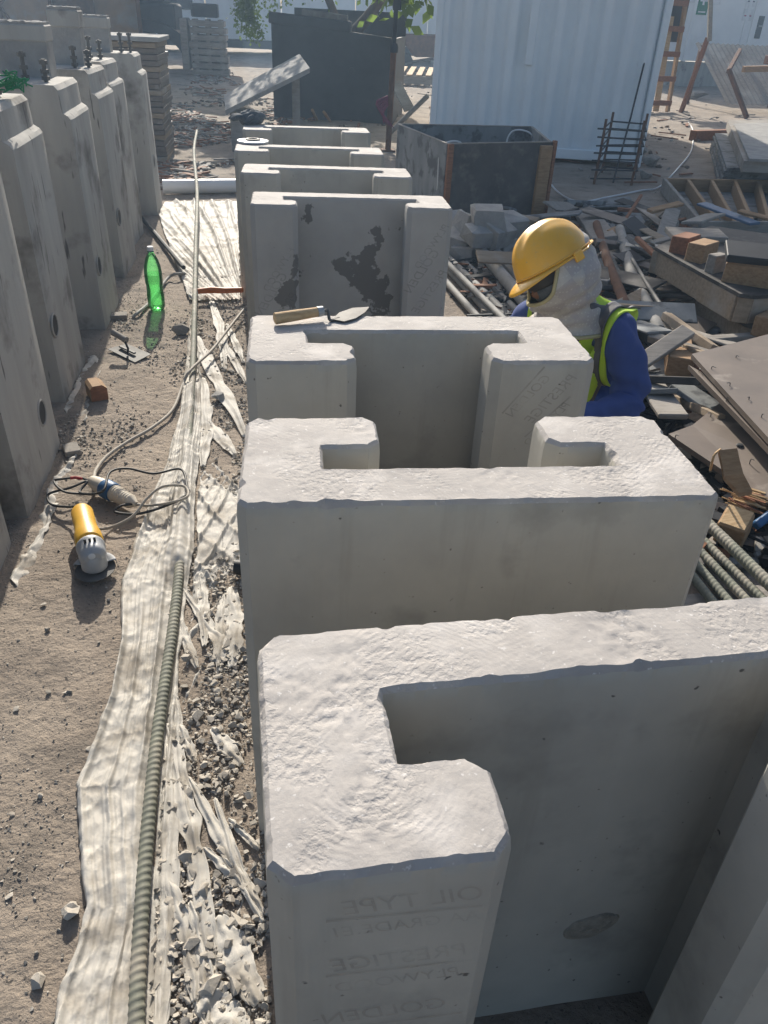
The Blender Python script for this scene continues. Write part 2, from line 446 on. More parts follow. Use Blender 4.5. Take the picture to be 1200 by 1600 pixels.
def axis(bands):
    out = []
    for a, b, st in bands:
        n = max(1, int(round((b - a) / st)))
        out += [a + (b - a) * i / n for i in range(n)]
    out.append(bands[-1][1])
    return out
xs = axis([(-400, -40, 60), (-40, -6, 4), (-6, -1.1, .3), (-1.1, -.06, .0125), (-.06, 1.2, .06), (1.2, 6, .12), (6, 16, .4), (16, 40, 4), (40, 400, 60)])
ys = axis([(-60, -2, 10), (-2, .45, .3), (.45, 3.2, .0125), (3.2, 5.5, .022), (5.5, 9, .05), (9, 16, .12), (16, 30, .4), (30, 60, 3), (60, 600, 60)])
gb = MB()
W_ = len(xs)
gb.v = [Vector((x, y, ground_z(x, y))) for y in ys for x in xs]
gb.f = [[j * W_ + i, j * W_ + i + 1, (j + 1) * W_ + i + 1, (j + 1) * W_ + i] for j in range(len(ys) - 1) for i in range(W_ - 1)]
gb.m = [0] * len(gb.f)
tag(gb.build('ground', M['soil'], smooth=180), kind='structure')

# ---------------------------------------------------------------- C-shaped precast blocks
def block_outline(W, D, ts, tw, L, tr, c, cb):
    return [(c, 0), (L - c, 0), (L, c), (L, tr - c), (L - c, tr), (ts, tr), (ts, D - tw), (W - ts, D - tw), (W - ts, tr), (W - L + c, tr),
            (W - L, tr - c), (W - L, c), (W - L + c, 0), (W - c, 0), (W, c), (W, D - cb), (W - cb, D), (cb, D), (0, D - cb), (0, c)]

def make_block(label, loc, rot, dims, h, seed, step, mats, chip=1.0):
    W, D, ts, tw, L, tr, c, cb = dims
    out = [Vector((x - W / 2, y - D / 2)) for x, y in block_outline(*dims)]
    P, Nn = [], []
    n = len(out)
    for i in range(n):
        a, b = out[i], out[(i + 1) % n]
        d = b - a
        k = max(1, int(d.length / step))
        nrm = Vector((d.y, -d.x)).normalized()
        pd = a - out[i - 1]
        pn = Vector((pd.y, -pd.x)).normalized()
        for j in range(k):
            P.append(a + d * j / k)
            Nn.append(nrm if j else (nrm + pn).normalized())
    m = len(P)
    vs, fs, ms = [], [], []
    def s3(p, sc, o=0): return nz(p.x * sc + seed * 7.3, p.y * sc + o, seed * 1.7)
    rings = [[], [], [], []]
    for p, q in zip(P, Nn):
        ch = (.6 * max(0.0, s3(p, 9, 3) - .30) + .9 * max(0.0, s3(p, 38, 13) - .28)) * chip                      # knocked-off spots along the arris
        j1 = s3(p, 60) * .0016 + s3(p, 23, 9) * .0018
        rings[0].append((p - q * (.006 + .003 * abs(s3(p, 40, 5)) + .016 * ch), h + .0012 * s3(p, 30, 1)))
        rings[1].append((p - q * (.001 + abs(j1) + .006 * ch), h - .006 - .012 * ch - .003 * abs(s3(p, 35, 8))))
        rings[2].append((p + q * .0, h - .022 - .02 * ch - .004 * abs(s3(p, 35, 8))))
        rings[3].append((p, -.02))
    for r in rings:
        vs += [Vector((p.x, p.y, z)) for p, z in r]
    for k in range(3):
        for i in range(m):
            i2 = (i + 1) % m
            fs.append([(k + 1) * m + i, (k + 1) * m + i2, k * m + i2, k * m + i])
            ms.append(1 if k == 0 else 0)
    # trowelled top, a real relief
    rects = [(0, 0, L, tr), (0, 0, ts, D), (0, D - tw, W, D), (W - ts, 0, W, D), (W - L, 0, W, tr)]
    rr = random.Random(seed)
    inner = []
    ny, nx = int(D / step), int(W / step)
    g = .011 + step * .5
    for j in range(ny + 1):
        for i in range(nx + 1):
            x, y = (i + rr.uniform(-.3, .3)) * step, (j + rr.uniform(-.3, .3)) * step
            for x0, y0, x1, y1 in rects:
                if x0 + g < x < x1 - g and y0 + g < y < y1 - g:
                    inner.append(Vector((x - W / 2, y - D / 2)))
                    break
    pts = [p for p, z in rings[0]] + inner
    res = geometry.delaunay_2d_cdt(pts, [], [list(range(m))], 1, 1e-7)
    base = len(vs)
    for k, p in enumerate(res[0]):
        src = res[3][k][0] if res[3][k] else -1
        if 0 <= src < m:
            z = rings[0][src][1]
        else:
            z = h + .0006 * nz(p.x * 34 + seed, p.y * 34, 2) + .0006 * nz(p.x * 85 + seed, p.y * 85, 4)
            z += .0010 * nz(p.x * 6 + seed * 3, p.y * 6, 7)
            pit = nz(p.x * 9 + seed * 5, p.y * 9, 11)
            if pit > .12: z -= min(1, (pit - .12) * 5) * .0032 * max(0, nz(p.x * 95, p.y * 95, seed) + .2)
            cx, cy = -W * .35, -D * .6
            rad = math.hypot(p.x - cx - .05 * nz(p.x * 4, p.y * 4, seed), p.y - cy)
            z += .00055 * math.sin(rad * 420) * max(0, nz(p.x * 5 + 3, p.y * 5, seed) + .25)
        vs.append(Vector((p.x, p.y, z)))
    for f in res[2]:
        fs.append([base + i for i in f]); ms.append(1)
    mb = MB()
    mb.v, mb.f, mb.m = vs, fs, ms
    o = mb.build('concrete_block', mats, smooth=32)
    o.location = loc
    o.rotation_euler = (0, 0, rot)
    return tag(o, label, 'concrete block', 'C-shaped precast concrete blocks in a row')

M['concrete_wet'] = mat('cast_concrete_with_damp_patches', (.37, .36, .34), (.30, .295, .28), rough=.8, scale=4, bump=.15, bscale=45, speck=(.2, .19, .18), speck_scale=75, speck_at=.74, c3=(.14, .136, .128), c3_scale=5.2, c3_at=(.60, .615))
d1 = (.7607, .3178, .1348, .1092, .2231, .1147, .0214, .017)
d3 = (.7592, .2962, .1348, .1092, .2339, .1147, .0214, .015)
d4 = (.7887, .2523, .1300, .0900, .1819, .1000, .0190, .015)
std = [M['concrete'], M['concrete_top']]
block1 = make_block('C-shaped concrete block with swirl-trowelled top and mirrored plywood lettering on its end face', (.3446, .5611, 0), .049, d1, .7814, 1, .0055, std, 1.3)
block2 = make_block('C-shaped concrete block turned with its plain back to the lettered block', (.3037, 1.1254, 0), math.pi - .017, d3, .7814, 2, .0065, std, 1.1)
block3 = make_block('C-shaped concrete block with a pointing trowel lying on its top', (.2983, 1.6832, 0), -.008, d3, .7814, 3, .008, std, .9)
block4 = make_block('C-shaped concrete block with dark damp patches on its recessed face', (.2789, 3.277, 0), -.015, d4, .7644, 4, .014, [M['concrete_wet'], M['concrete_top']], .8)
block5 = make_block('C-shaped concrete block standing between the damp-patched one and the one carrying a disc', (.2186, 3.935, 0), -.031, d4, .7644, 5, .016, std, .8)
block6 = make_block('C-shaped concrete block with a cutting disc resting on its corner', (.1615, 4.579, 0), .001, d4, .7644, 6, .018, std, .7)
block7 = make_block('C-shaped concrete block with a dark glove on its corner, last in the row', (.1734, 5.423, 0), .021, d4, .7644, 7, .018, std, .7)

# rough oval patch on the recessed face of the lettered block
pb = MB()
rp = random.Random(4)
ring0, ring1 = [], []
for k in range(26):
    a = 2 * math.pi * k / 26
    rr_ = 1 + .16 * nz(math.cos(a) * 1.6, math.sin(a) * 1.6, 3)
    ring0.append(Vector((.20 + .042 * rr_ * math.cos(a) + .014 * math.sin(a), 0, .235 + .030 * rr_ * math.sin(a))))
yw = d1[1] / 2 - d1[3]
cen = Vector((.20, 0, .235))
for sc_, dy in ((1.0, .0005), (.93, -.003), (.72, -.0025), (.45, -.004), (.2, -.003)):
    for p in ring0:
        q = cen + (p - cen) * sc_
        pb.v.append(Vector((q.x - d1[0] / 2 + .28, yw + dy - (.002 * rp.random() if sc_ < .9 else 0), q.z)))
for r_ in range(4):
    for k in range(26):
        k2 = (k + 1) % 26
        pb.f.append([r_ * 26 + k, r_ * 26 + k2, (r_ + 1) * 26 + k2, (r_ + 1) * 26 + k]); pb.m.append(0)
pb.f.append([4 * 26 + k for k in range(26)]); pb.m.append(0)
M['concrete_patch'] = mat('rough_patch_concrete', (.34, .315, .265), (.22, .205, .175), rough=.95, scale=60, bump=.9, bscale=120, bdist=.006)
po = pb.build('rough_patch', M['concrete_patch']); po.parent = block1

# mirrored plywood print left on the end faces
def print_text(parent, txt, x, z, size, y, angle=0.0, shear=.25):
    cu = bpy.data.curves.new('lettering', 'FONT')
    cu.body = txt; cu.size = size; cu.shear = shear
    tmp = bpy.data.objects.new('tmp', cu)
    col.objects.link(tmp)
    dg = bpy.context.evaluated_depsgraph_get()
    me = bpy.data.meshes.new_from_object(tmp.evaluated_get(dg))
    bpy.data.objects.remove(tmp)
    me.name = 'lettering'
    ca, sa = math.cos(angle), math.sin(angle)
    for v in me.vertices:
        px, pz = -v.co.x, v.co.y                                     # mirrored, as the mould printed it
        v.co = (x + px * ca - pz * sa, y, z + px * sa + pz * ca)
    me.materials.clear(); me.materials.append(M['print'])
    o = bpy.data.objects.new('lettering', me)
    col.objects.link(o); o.parent = parent
    return o
def print_bar(parent, x0, z0, x1, z1, y, w=.004):
    mb = MB()
    d = Vector((x1 - x0, 0, z1 - z0)).normalized()
    q = Vector((-d.z, 0, d.x)) * w / 2
    a, b = Vector((x0, y, z0)), Vector((x1, y, z1))
    mb.add([a - q, b - q, b + q, a + q], [(0, 1, 2, 3)])
    o = mb.build('printed_line', M['print']); o.parent = parent
    return o
f1 = -d1[1] / 2 - .0015
xl = -d1[0] / 2
for txt, x, z, s in (('OIL TYPE', .196, .722, .032), ('AA GRADE E1', .196, .688, .023), ('PRESTIGE', .190, .628, .032), ('PLYWOOD', .186, .590, .025), ('GOLDEN', .178, .528, .032), ('OIL TYPE', .19, .44, .032), ('PRESTIGE', .185, .37, .032)):
    print_text(block1, txt, xl + x, z, s, f1, -.03)
for z in (.712, .618, .512): print_bar(block1, xl + .05, z + .008, xl + .195, z - .002, f1)
f3 = -d3[1] / 2 - .0015
xr = d3[0] / 2
for txt, x, z, s, a in (('GOLDEN', .115, .745, .03, .9), ('PRESTIGE', .175, .745, .034, .9), ('PLYWOOD', .17, .68, .026, .9), ('AA GRADE', .185, .62, .022, .9)):
    print_text(block3, txt, xr - .215 + x, z, s, f3, a)
print_bar(block3, xr - .2, .66, xr - .12, .77, f3); print_bar(block3, xr - .14, .60, xr - .05, .70, f3)
f4 = -d4[1] / 2 - .0015
xr4 = d4[0] / 2
for txt, x, z, s, a in (('GOLDEN', .12, .60, .05, 1.0), ('PRESTIGE', .16, .52, .05, 1.0), ('PLYWOOD', .15, .70, .04, 1.0)):
    print_text(block4, txt, xr4 - .16 + x, z, s, f4, a)
    print_text(block4, txt, -xr4 + .02 + x, z - .1, s, f4, a)

# ---------------------------------------------------------------- pedestals on the left
def make_pedestal(label, x, y0, y1, rot, seed, hole_y, stub=None, bolts=(), mi='concrete_old'):
    t = thing('concrete_pedestal', label, 'pedestal', (x, y0, 0), 'concrete pedestals along the aisle')
    dy = y1 - y0
    WX = -.62
    # profile across the row (x, z): battered face, sloping shoulder, plinth with a chamfered arris
    prof = [(.012, -.03), (.0, .945), (-.008, .958), (-.030, .970), (-.034, 1.058), (-.050, 1.076), (WX, 1.08), (WX, -.03)]
    ny = 10
    mb = MB()
    vs, fs = [], []
    K = len(prof)
    for j in range(ny + 1):
        yy = dy * j / ny
        for k, (px, pz) in enumerate(prof):
            w = .0028 * nz(yy * 9 + seed, k * 1.1, 1) if 1 <= k <= 5 else 0
            e = 0
            if j in (0, ny) and k <= 5: e = -.006
            vs.append(Vector((px + w + e, yy, pz + w * .6)))
    for j in range(ny):
        for k in range(K - 1):
            a = j * K + k
            fs.append([a, a + K, a + K + 1, a + 1])
    fs.append([k for k in range(K)]); fs.append([ny * K + k for k in range(K)][::-1])
    mb.add(vs, fs)
    rm = Matrix.Rotation(rot, 3, 'Z')
    mb.v = [rm @ v + Vector((x, y0, 0)) for v in mb.v]
    body = mb.build('body', M[mi], t, smooth=25)
    def Lp(a, b, c): return rm @ Vector((a, b, c)) + Vector((x, y0, 0))
    if hole_y is not None:
        hy, hz = hole_y
        h = MB()
        rx = Matrix.Rotation(math.pi / 2, 3, 'Y')
        h.lathe([(.040, .0), (.050, .004), (.050, .008), (.043, .011), (.039, .005)], Lp(.002, hy, hz), rm @ rx, 20)
        o = h.build('hole_collar', M['concrete_rough'], t, smooth=40)
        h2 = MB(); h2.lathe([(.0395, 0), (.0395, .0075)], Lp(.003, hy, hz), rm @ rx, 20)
        h2.build('hole', M['hole_dark'], o)  # solid dark disc; the shade inside the hole is put into its colour
    if stub:
        sx, sy, sw, sd, sz = stub
        sz *= 1.35; sw *= 1.1
        b = MB()
        def top(u, v):
            return Lp(sx + (u - .5) * sw, sy + (v - .5) * sd, 1.08 + sz + .008 * nz(u * 9 + seed, v * 9, 4) + .004 * nz(u * 30, v * 30, seed))
        b.grid(top, 16, 8)
        nb = len(b.v)
        for (u0, v0, u1, v1) in ((0, 0, 1, 0), (1, 0, 1, 1), (1, 1, 0, 1), (0, 1, 0, 0)):
            def side(u, v, u0=u0, v0=v0, u1=u1, v1=v1):
                p = top(u0 + (u1 - u0) * u, v0 + (v1 - v0) * u)
                q = Lp(sx + (u0 + (u1 - u0) * u - .5) * sw, sy + (v0 + (v1 - v0) * u - .5) * sd, 1.07)
                return p.lerp(q, v)
            b.grid(side, 16, 2)
        st = b.build('upright_stub', M['concrete_rough'], t)
        c = MB()
        c.box(Lp(sx, sy, 1.08 + sz * .8), (sw + .012, sd + .012, sz * .3), rm, .005)
        c.build('cast_collar', M['concrete_old'], st)
    for bx, by, bh in bolts:
        s = MB()
        s.tube([Lp(bx, by, 1.06), Lp(bx, by, 1.08 + bh)], .009, 10)
        bo = s.build('anchor_bolt', M['steel'], t, smooth=40)
        for zz in (.012, bh * .45, bh - .012):
            nn = MB(); nn.lathe([(.018, 0), (.018, .016)], Lp(bx, by, 1.08 + zz - .008), rm, 6)
            nn.build('nut', M['steel'], bo)
    return t
make_pedestal('weathered concrete pedestal cut off by the near end of the aisle, beside the grinder', -.835, 1.55, 2.05, .02, 1, None)
make_pedestal('concrete pedestal with a low bolt hole, next to the wooden offcut', -.832, 2.19, 2.70, .03, 2, (.36, .193), None, ())
make_pedestal('concrete pedestal with scrap of green netting on its plinth', -.905, 3.06, 3.53, .03, 3, (.05, .305), (-.22, .30, .19, .14, .13), ((-.11, .33, .1),))
make_pedestal('concrete pedestal with tall twin anchor bolts, beside the green bottle', -.895, 3.92, 4.385, .03, 4, (.06, .30), (-.24, .42, .20, .14, .16), ((-.20, .16, .11), (-.11, .14, .085)))
make_pedestal('concrete pedestal with sunlit streaks on its side, beyond the green bottle', -.945, 4.83, 5.30, .0, 5, (-.06 + .12, .33), (-.2, .40, .14, .12, .2), ((-.13, .14, .1), (-.075, .22, .08)))
make_pedestal('concrete pedestal half hidden behind the sunlit streaked one', -1.0, 5.55, 5.98, -.02, 6, None, None, ((-.15, .2, .12), (-.10, .26, .1)))
make_pedestal('concrete pedestal nearest the white plastic pipe, showing its broad end face', -.955, 6.50, 6.86, .03, 7, (.1, .369), (-.30, .14, .17, .12, .16), ((-.14, .14, .12), (-.085, .2, .12)))

# ================================================================ the aisle on the left; many coordinates from here on are baked from image pixels
def rebar_path(path, r, name, label=None, parent=None, step_fn=None, pitch=.0150, rib=.0018, group=None, seg=14, mi='rebar', cat='steel bar'):
    """a ribbed bar along a smooth path"""
    P = curve_pts(path, 40)
    out = [P[0]]
    acc = 0.0
    S = [0.0]
    for a, b in zip(P, P[1:]):
        S.append(S[-1] + (b - a).length)
    total = S[-1]
    mb = MB()
    s, i = 0.0, 0
    rows = []
    while s < total:
        while i < len(S) - 2 and S[i + 1] < s: i += 1
        t = (s - S[i]) / max(1e-9, S[i + 1] - S[i])
        p = P[i].lerp(P[i + 1], t)
        d = (P[i + 1] - P[i]).normalized()
        rows.append((p, d, s))
        s += step_fn(p.y) if step_fn else .0034
    for p, d, s in rows:
        up = Vector((0, 0, 1)); y = up.cross(d).normalized(); z = d.cross(y)
        for k in range(seg):
            a = 2 * math.pi * k / seg
            side = 1 if math.sin(a - .6) > 0 else -1
            ph = (s / pitch + side * .30 * math.cos(a - .6) + (.5 if side > 0 else 0)) % 1.0
            bumpy = max(0.0, 1 - abs(ph - .5) / .24)
            seam = abs(math.sin(a - .6))
            rr = r + rib * min(1, bumpy * 1.6) * min(1, seam * 2.0) + (rib * .55 if seam < .2 else 0)
            mb.v.append(p + (y * math.cos(a) + z * math.sin(a)) * rr)
    n = len(rows)
    for j in range(n - 1):
        for k in range(seg):
            k2 = (k + 1) % seg
            mb.f.append([j * seg + k, j * seg + k2, (j + 1) * seg + k2, (j + 1) * seg + k]); mb.m.append(0)
    mb.f.append([k for k in range(seg)][::-1]); mb.f.append([(n - 1) * seg + k for k in range(seg)]); mb.m += [0, 0]
    o = mb.build(name, M[mi], parent, smooth=50, origin=None if parent else P[0])
    if label: tag(o, label, cat, group)
    return o
rebar_path([(-.20, .25, .016), (-0.266, 0.644, 0.016), (-0.303, 1.150, 0.018), (-0.315, 1.739, 0.018), (-0.350, 2.366, 0.020), (-0.397, 3.169, 0.026), (-0.466, 4.132, 0.045), (-0.551, 5.281, 0.090), (-0.650, 6.645, 0.145), (-.80, 8.2, .21), (-.85, 9.2, .27)], .0128,
           'reinforcing_bar', 'long green-grey ribbed steel bar running through the white sheeting along the aisle', step_fn=lambda y: .003 if y < 2 else (.005 if y < 4 else .012))

# crumpled polythene
def interp(st, t):
    n = len(st) - 1
    k = min(n - 1, int(t * n)); f = t * n - k
    f = f * f * (3 - 2 * f) * .5 + f * .5
    return Vector(st[k]).lerp(Vector(st[k + 1]), f)
BAR = [Vector((-0.269, 0.651, 0.000)), Vector((-0.307, 1.165, 0.000)), Vector((-0.319, 1.761, 0.000)), Vector((-0.355, 2.401, 0.000)), Vector((-0.405, 3.229, 0.000)), Vector((-0.482, 4.270, 0.000))]
def bar_x(y):
    for a, b in zip(BAR, BAR[1:]):
        if a.y <= y <= b.y: return a.x + (b.x - a.x) * (y - a.y) / (b.y - a.y)
    return BAR[0].x if y < BAR[0].y else BAR[-1].x
def ridge(v): return 1 - abs(2 * ((v * .5 + .5) % 1.0) - 1)
def sheet(name, left, right, nu, nv, zf, label, seed):
    mb = MB()
    def fn(u, v):
        a, b = interp(left, v), interp(right, v)
        p = a.lerp(b, u)
        wob = .008 * nz(v * 22, u * 2 + seed, 1)
        p.x += wob * (1 - 2 * abs(u - .5)) + (.010 * nz(v * 26, seed, u > .5) + .003 * nz(v * 90, seed, u > .5)) * (1 if u < .02 or u > .98 else .3)
        p.z = ground_z(p.x, p.y) + zf(p.x, p.y, u, v)
        return p
    mb.grid(fn, nu, nv)
    o = mb.build(name, M['plastic'], smooth=180)
    s = o.modifiers.new('thickness', 'SOLIDIFY'); s.thickness = .0012
    return tag(o, label, 'plastic sheet', 'crumpled white sheeting along the aisle')
Lft = [(-0.405, 0.610, 0.000), (-0.400, 0.734, 0.000), (-0.388, 0.856, 0.000), (-0.426, 0.990, 0.000), (-0.461, 1.128, 0.000), (-0.446, 1.265, 0.000), (-0.435, 1.382, 0.000), (-0.440, 1.560, 0.000), (-0.480, 1.829, 0.000), (-0.469, 2.054, 0.000), (-0.453, 2.319, 0.000), (-0.432, 2.590, 0.000), (-0.428, 2.971, 0.000), (-0.444, 3.300, 0.000), (-0.466, 3.691, 0.000), (-0.496, 4.163, 0.000)]
Rgt = [(-0.213, 0.590, 0.000), (-0.223, 0.717, 0.000), (-0.234, 0.842, 0.000), (-0.248, 0.974, 0.000), (-0.260, 1.111, -0.000), (-0.270, 1.251, 0.000), (-0.278, 1.370, 0.000), (-0.286, 1.549, 0.000), (-0.291, 1.759, 0.000), (-0.290, 1.975, 0.000), (-0.312, 2.313, 0.000), (-0.324, 2.585, 0.000), (-0.341, 2.969, -0.000), (-0.372, 3.299, 0.000), (-0.415, 3.691, 0.000), (-0.459, 4.163, 0.000)]
def sharp(v): return max(0.0, 1 - abs(v)) ** 3
def creases(x, y, k, f, stretch, seed, thin=3.6):
    """sharp ridges that run along the strip, wander and die out"""
    w = x * f + .9 * nz(x * 2.0, y * stretch, seed) + .10 * nz(x * 7, y * stretch * 3, seed + 1)
    n = math.floor(w + .5)
    live = max(0.0, min(1.0, .50 + 1.4 * nz(n * 3.7, y * stretch * 1.4, seed + 2)))
    return k * live * max(0.0, 1 - abs(w - n) * thin) ** 1.6
def zA(x, y, u, v):
    q = u * .21 + .012 * nz(y * 1.6, u * 2, 90)                         # runs with the strip
    z = .006 + .010 * abs(nz(q * 9, y * 1.2, 3))
    z += creases(q, y, .017, 15, .5, 5) + creases(q + .02 * y, y, .008, 32, .8, 11) + creases(q - .02 * y, y, .004, 68, 1.2, 17)
    z += .0022 * sharp(2.4 * nz(x * 16 - y * 5, y * 11, 48)) + .0012 * sharp(2.4 * nz(x * 40, y * 30, 49))
    mid = max(0, min(1, (y - 1.75) / .2)) * max(0, min(1, (3.0 - y) / .3))     # flatter, crinkled where it covers the bar
    z += mid * (.004 * sharp(2.6 * nz(x * 12 + y * 4, y * 8, 47)) + .003 * sharp(2.4 * nz(x * 25, y * 19, 46)))
    z *= .40 + .60 * min(1, u / .05)
    z += (.018 * math.exp(-((u - .06) / .04) ** 2)) * max(0, .55 + 1.2 * nz(y * 3, 2, 2))
    d = (x - bar_x(y))
    cover = max(0, min(1, (y - 1.78) / .12)) * max(0, min(1, (3.3 - y) / .15))
    g = math.exp(-(d / .026) ** 2)
    return z * (1 - g * .6) + cover * g * .040 + (1 - cover) * g * -.006
sheet('plastic_sheet', Lft, Rgt, 74, 560, zA, 'crumpled white plastic strip lying lengthwise under the ribbed steel bar', 1)
LB = [(-0.234, 0.593, 0.000), (-0.237, 0.807, 0.000), (-0.246, 1.078, 0.000), (-0.266, 1.455, -0.000), (-0.277, 1.847, 0.000), (-0.303, 2.355, 0.000), (-0.341, 2.969, -0.000), (-0.403, 3.691, 0.000), (-0.456, 4.381, 0.000), (-0.502, 4.877, 0.000)]
RB = [(-0.063, 0.576, 0.000), (-0.071, 0.791, 0.000), (-0.083, 1.064, 0.000), (-0.104, 1.443, 0.000), (-0.127, 1.838, 0.000), (-0.148, 2.348, 0.000), (-0.171, 2.964, 0.000), (-0.200, 3.690, 0.000), (-0.231, 4.385, 0.000), (-0.248, 4.885, 0.000)]
def zB(x, y, u, v):
    c = x * .8 + .5 * y + .05 * nz(x * 4, y * 3, 91)                     # folds fan away from the bar
    c2 = x - .35 * y + .04 * nz(x * 5, y * 4, 92)
    pres = .8 * nz(x * 4.0, y * 1.9, 15) - .55 + 1.35 * math.exp(-((y - 2.0) / .50) ** 2)
    z = -.010 + creases(c, y, .014, 20, .6, 65) + creases(c2, y, .012, 26, .8, 71) + .006 * abs(nz(x * 18, y * 11, 13))
    z += .003 * sharp(2.4 * nz(x * 26, y * 20, 57))
    return z + .026 * max(-1.0, min(.8, pres * 1.5))
sheet('plastic_sheet', LB, RB, 90, 620, zB, 'bunched white plastic sheeting half buried in gravel at the foot of the blocks', 2)
# torn strips of the film lying over the gravel
def film_strip(pts, w, k):
    pts = [Vector(p) for p in pts]; pts = [pts[0] + (pts[0] - pts[1]) * .15] + pts[1:-1] + [pts[-1] + (pts[-1] - pts[-2]) * .15]
    P = curve_pts(pts, 26)
    n = len(P); mb = MB(); NU = 14
    for j, p in enumerate(P):
        d = (P[min(j + 1, n - 1)] - P[max(j - 1, 0)]); d.z = 0; d.normalize(); s_ = Vector((-d.y, d.x, 0))
        t_ = j / (n - 1)
        ww = w * 1.25 * (.06 + .94 * math.sin(math.pi * (.04 + .92 * t_)) ** .55) * (1 + .45 * nz(k * 3.1, t_ * 9, 1))
        tw = .9 * nz(k * 2.3, t_ * 3, 5)
        for i in range(NU + 1):
            f = i / NU - .5
            q = p + s_ * f * ww * math.cos(tw) + Vector((0, 0, 0))
            arch = (.5 - abs(f)) * 2
            rd = f * 1.3 + .5 * nz(k, t_ * 4, 8)
            q.z = ground_z(q.x, q.y) + .005 + .0055 * max(0, 1 - abs((rd + .5) % 1.0 - .5) * 3.2) + .35 * abs(f * ww * math.sin(tw)) + .0022 * abs(nz(t_ * 10 + k, f * 6, 3)) + .010 * max(0, nz(t_ * 4, k * 1.9, 7))
            mb.v.append(q)
    for j in range(n - 1):
        for i in range(NU):
            a = j * (NU + 1) + i; mb.f.append([a, a + 1, a + NU + 2, a + NU + 1]); mb.m.append(0)
    o = mb.build('film_strip', M['plastic'], smooth=180, origin=P[n // 2])
    o.modifiers.new('s', 'SOLIDIFY').thickness = .0008
    return tag(o, 'torn strip of white plastic film lying over the gravel by the blocks', 'plastic strip', 'torn film strips on the gravel')
STR = [(((-0.288, 1.262, 0.000), (-0.240, 1.094, 0.000), (-0.199, 0.946, 0.000), (-0.153, 0.729, 0.000)), .034), (((-0.218, 1.111, 0.000), (-0.146, 0.965, 0.000), (-0.078, 0.822, 0.000)), .022), (((-0.162, 1.051, 0.000), (-0.111, 0.902, 0.000), (-0.072, 0.827, 0.000)), .020), (((-0.132, 1.015, 0.000), (-0.083, 0.954, 0.000)), .014), (((-0.247, 0.897, 0.000), (-0.207, 0.807, 0.000), (-0.182, 0.695, 0.000)), .022),
       (((-0.178, 0.955, 0.000), (-0.131, 0.906, 0.000), (-0.083, 0.847, 0.000)), .018), (((-0.297, 1.771, 0.000), (-0.233, 1.646, 0.000), (-0.192, 1.555, 0.000), (-0.184, 1.462, 0.000)), .030), (((-0.256, 1.831, 0.000), (-0.241, 1.700, 0.000), (-0.228, 1.557, 0.000)), .026), (((-0.301, 1.651, 0.000), (-0.273, 1.560, 0.000), (-0.243, 1.476, 0.000)), .022), (((-0.166, 1.763, 0.000), (-0.154, 1.615, 0.000), (-0.153, 1.481, 0.000)), .040),
       (((-0.180, 1.253, 0.000), (-0.126, 1.169, 0.000)), .030), (((-0.257, 1.269, 0.000), (-0.224, 1.186, 0.000)), .020), (((-0.280, 1.191, 0.000), (-0.246, 0.950, 0.000), (-0.237, 0.785, 0.000), (-0.231, 0.648, 0.000)), .026), (((-0.420, 3.752, 0.000), (-0.322, 3.349, 0.000), (-0.178, 2.806, 0.000)), .05), (((-0.307, 3.778, -0.000), (-0.187, 3.296, 0.000)), .03), (((-0.283, 3.935, 0.000), (-0.201, 3.524, 0.000)), .03), (((-0.296, 2.833, 0.000), (-0.206, 2.606, 0.000)), .04),
       (((-0.278, 1.349, 0.000), (-0.249, 1.161, 0.000), (-0.212, 1.014, 0.000)), .024), (((-0.143, 0.810, 0.000), (-0.110, 0.738, 0.000), (-0.077, 0.672, 0.000)), .045), (((-0.164, 0.680, 0.000), (-0.129, 0.647, 0.000), (-0.091, 0.596, 0.000)), .05), (((-0.197, 0.839, 0.000), (-0.169, 0.744, 0.000), (-0.157, 0.640, 0.000)), .02), (((-0.187, 1.724, 0.000), (-0.187, 1.567, 0.000)), .03), (((-0.400, 4.382, 0.000), (-0.318, 3.869, 0.000), (-0.279, 3.446, -0.000)), .04), (((-0.356, 3.228, 0.000), (-0.317, 2.850, 0.000), (-0.304, 2.536, 0.000)), .04)]
for k, (pts, w) in enumerate(STR): film_strip(pts, w, k + 1)
LC = [(-0.519, 4.380, 0.000), (-0.617, 4.873, 0.000), (-0.725, 5.385, 0.000), (-0.850, 5.995, 0.000), (-0.944, 6.509, 0.000), (-0.947, 6.961, 0.000)]
RC = [(-0.238, 4.385, 0.000), (-0.260, 4.885, 0.000), (-0.284, 5.407, 0.000), (-0.312, 6.032, 0.000), (-0.337, 6.560, 0.000), (-0.360, 7.019, 0.000)]
def zC(x, y, u, v):
    t = math.atan2(x + .15, y - 3.9)
    return .010 + creases(t, y, .026, 22, .5, 81) + creases(t, y, .012, 44, .9, 85) + abs(nz(x * 12, y * 9, 23)) * .005 + .005 * sharp(3.5 * nz(x * 7, y * 3, 27))
sheet('plastic_sheet', LC, RC, 90, 220, zC, 'wrinkled white plastic sheeting spread out in front of the white pipe', 3)
LD = [(-0.793, 1.864, 0.000), (-0.785, 2.004, 0.000), (-0.796, 2.217, 0.000), (-0.802, 2.442, 0.000), (-0.792, 2.628, 0.000)]
RD = [(-0.730, 1.787, 0.000), (-0.744, 1.985, 0.000), (-0.752, 2.196, 0.000), (-0.756, 2.418, 0.000), (-0.758, 2.592, 0.000)]
def zD(x, y, u, v):
    return -.012 + .02 * ridge(x * 18 + nz(y * 4, x, 31)) ** 2 + abs(nz(x * 30, y * 22, 33)) * .016
sheet('plastic_sheet', LD, RD, 24, 120, zD, 'narrow dusty plastic scrap at the foot of the pedestals', 4)
LE = [(-0.887, 2.983, 0.000), (-0.895, 3.238, 0.000), (-0.900, 3.570, 0.000)]
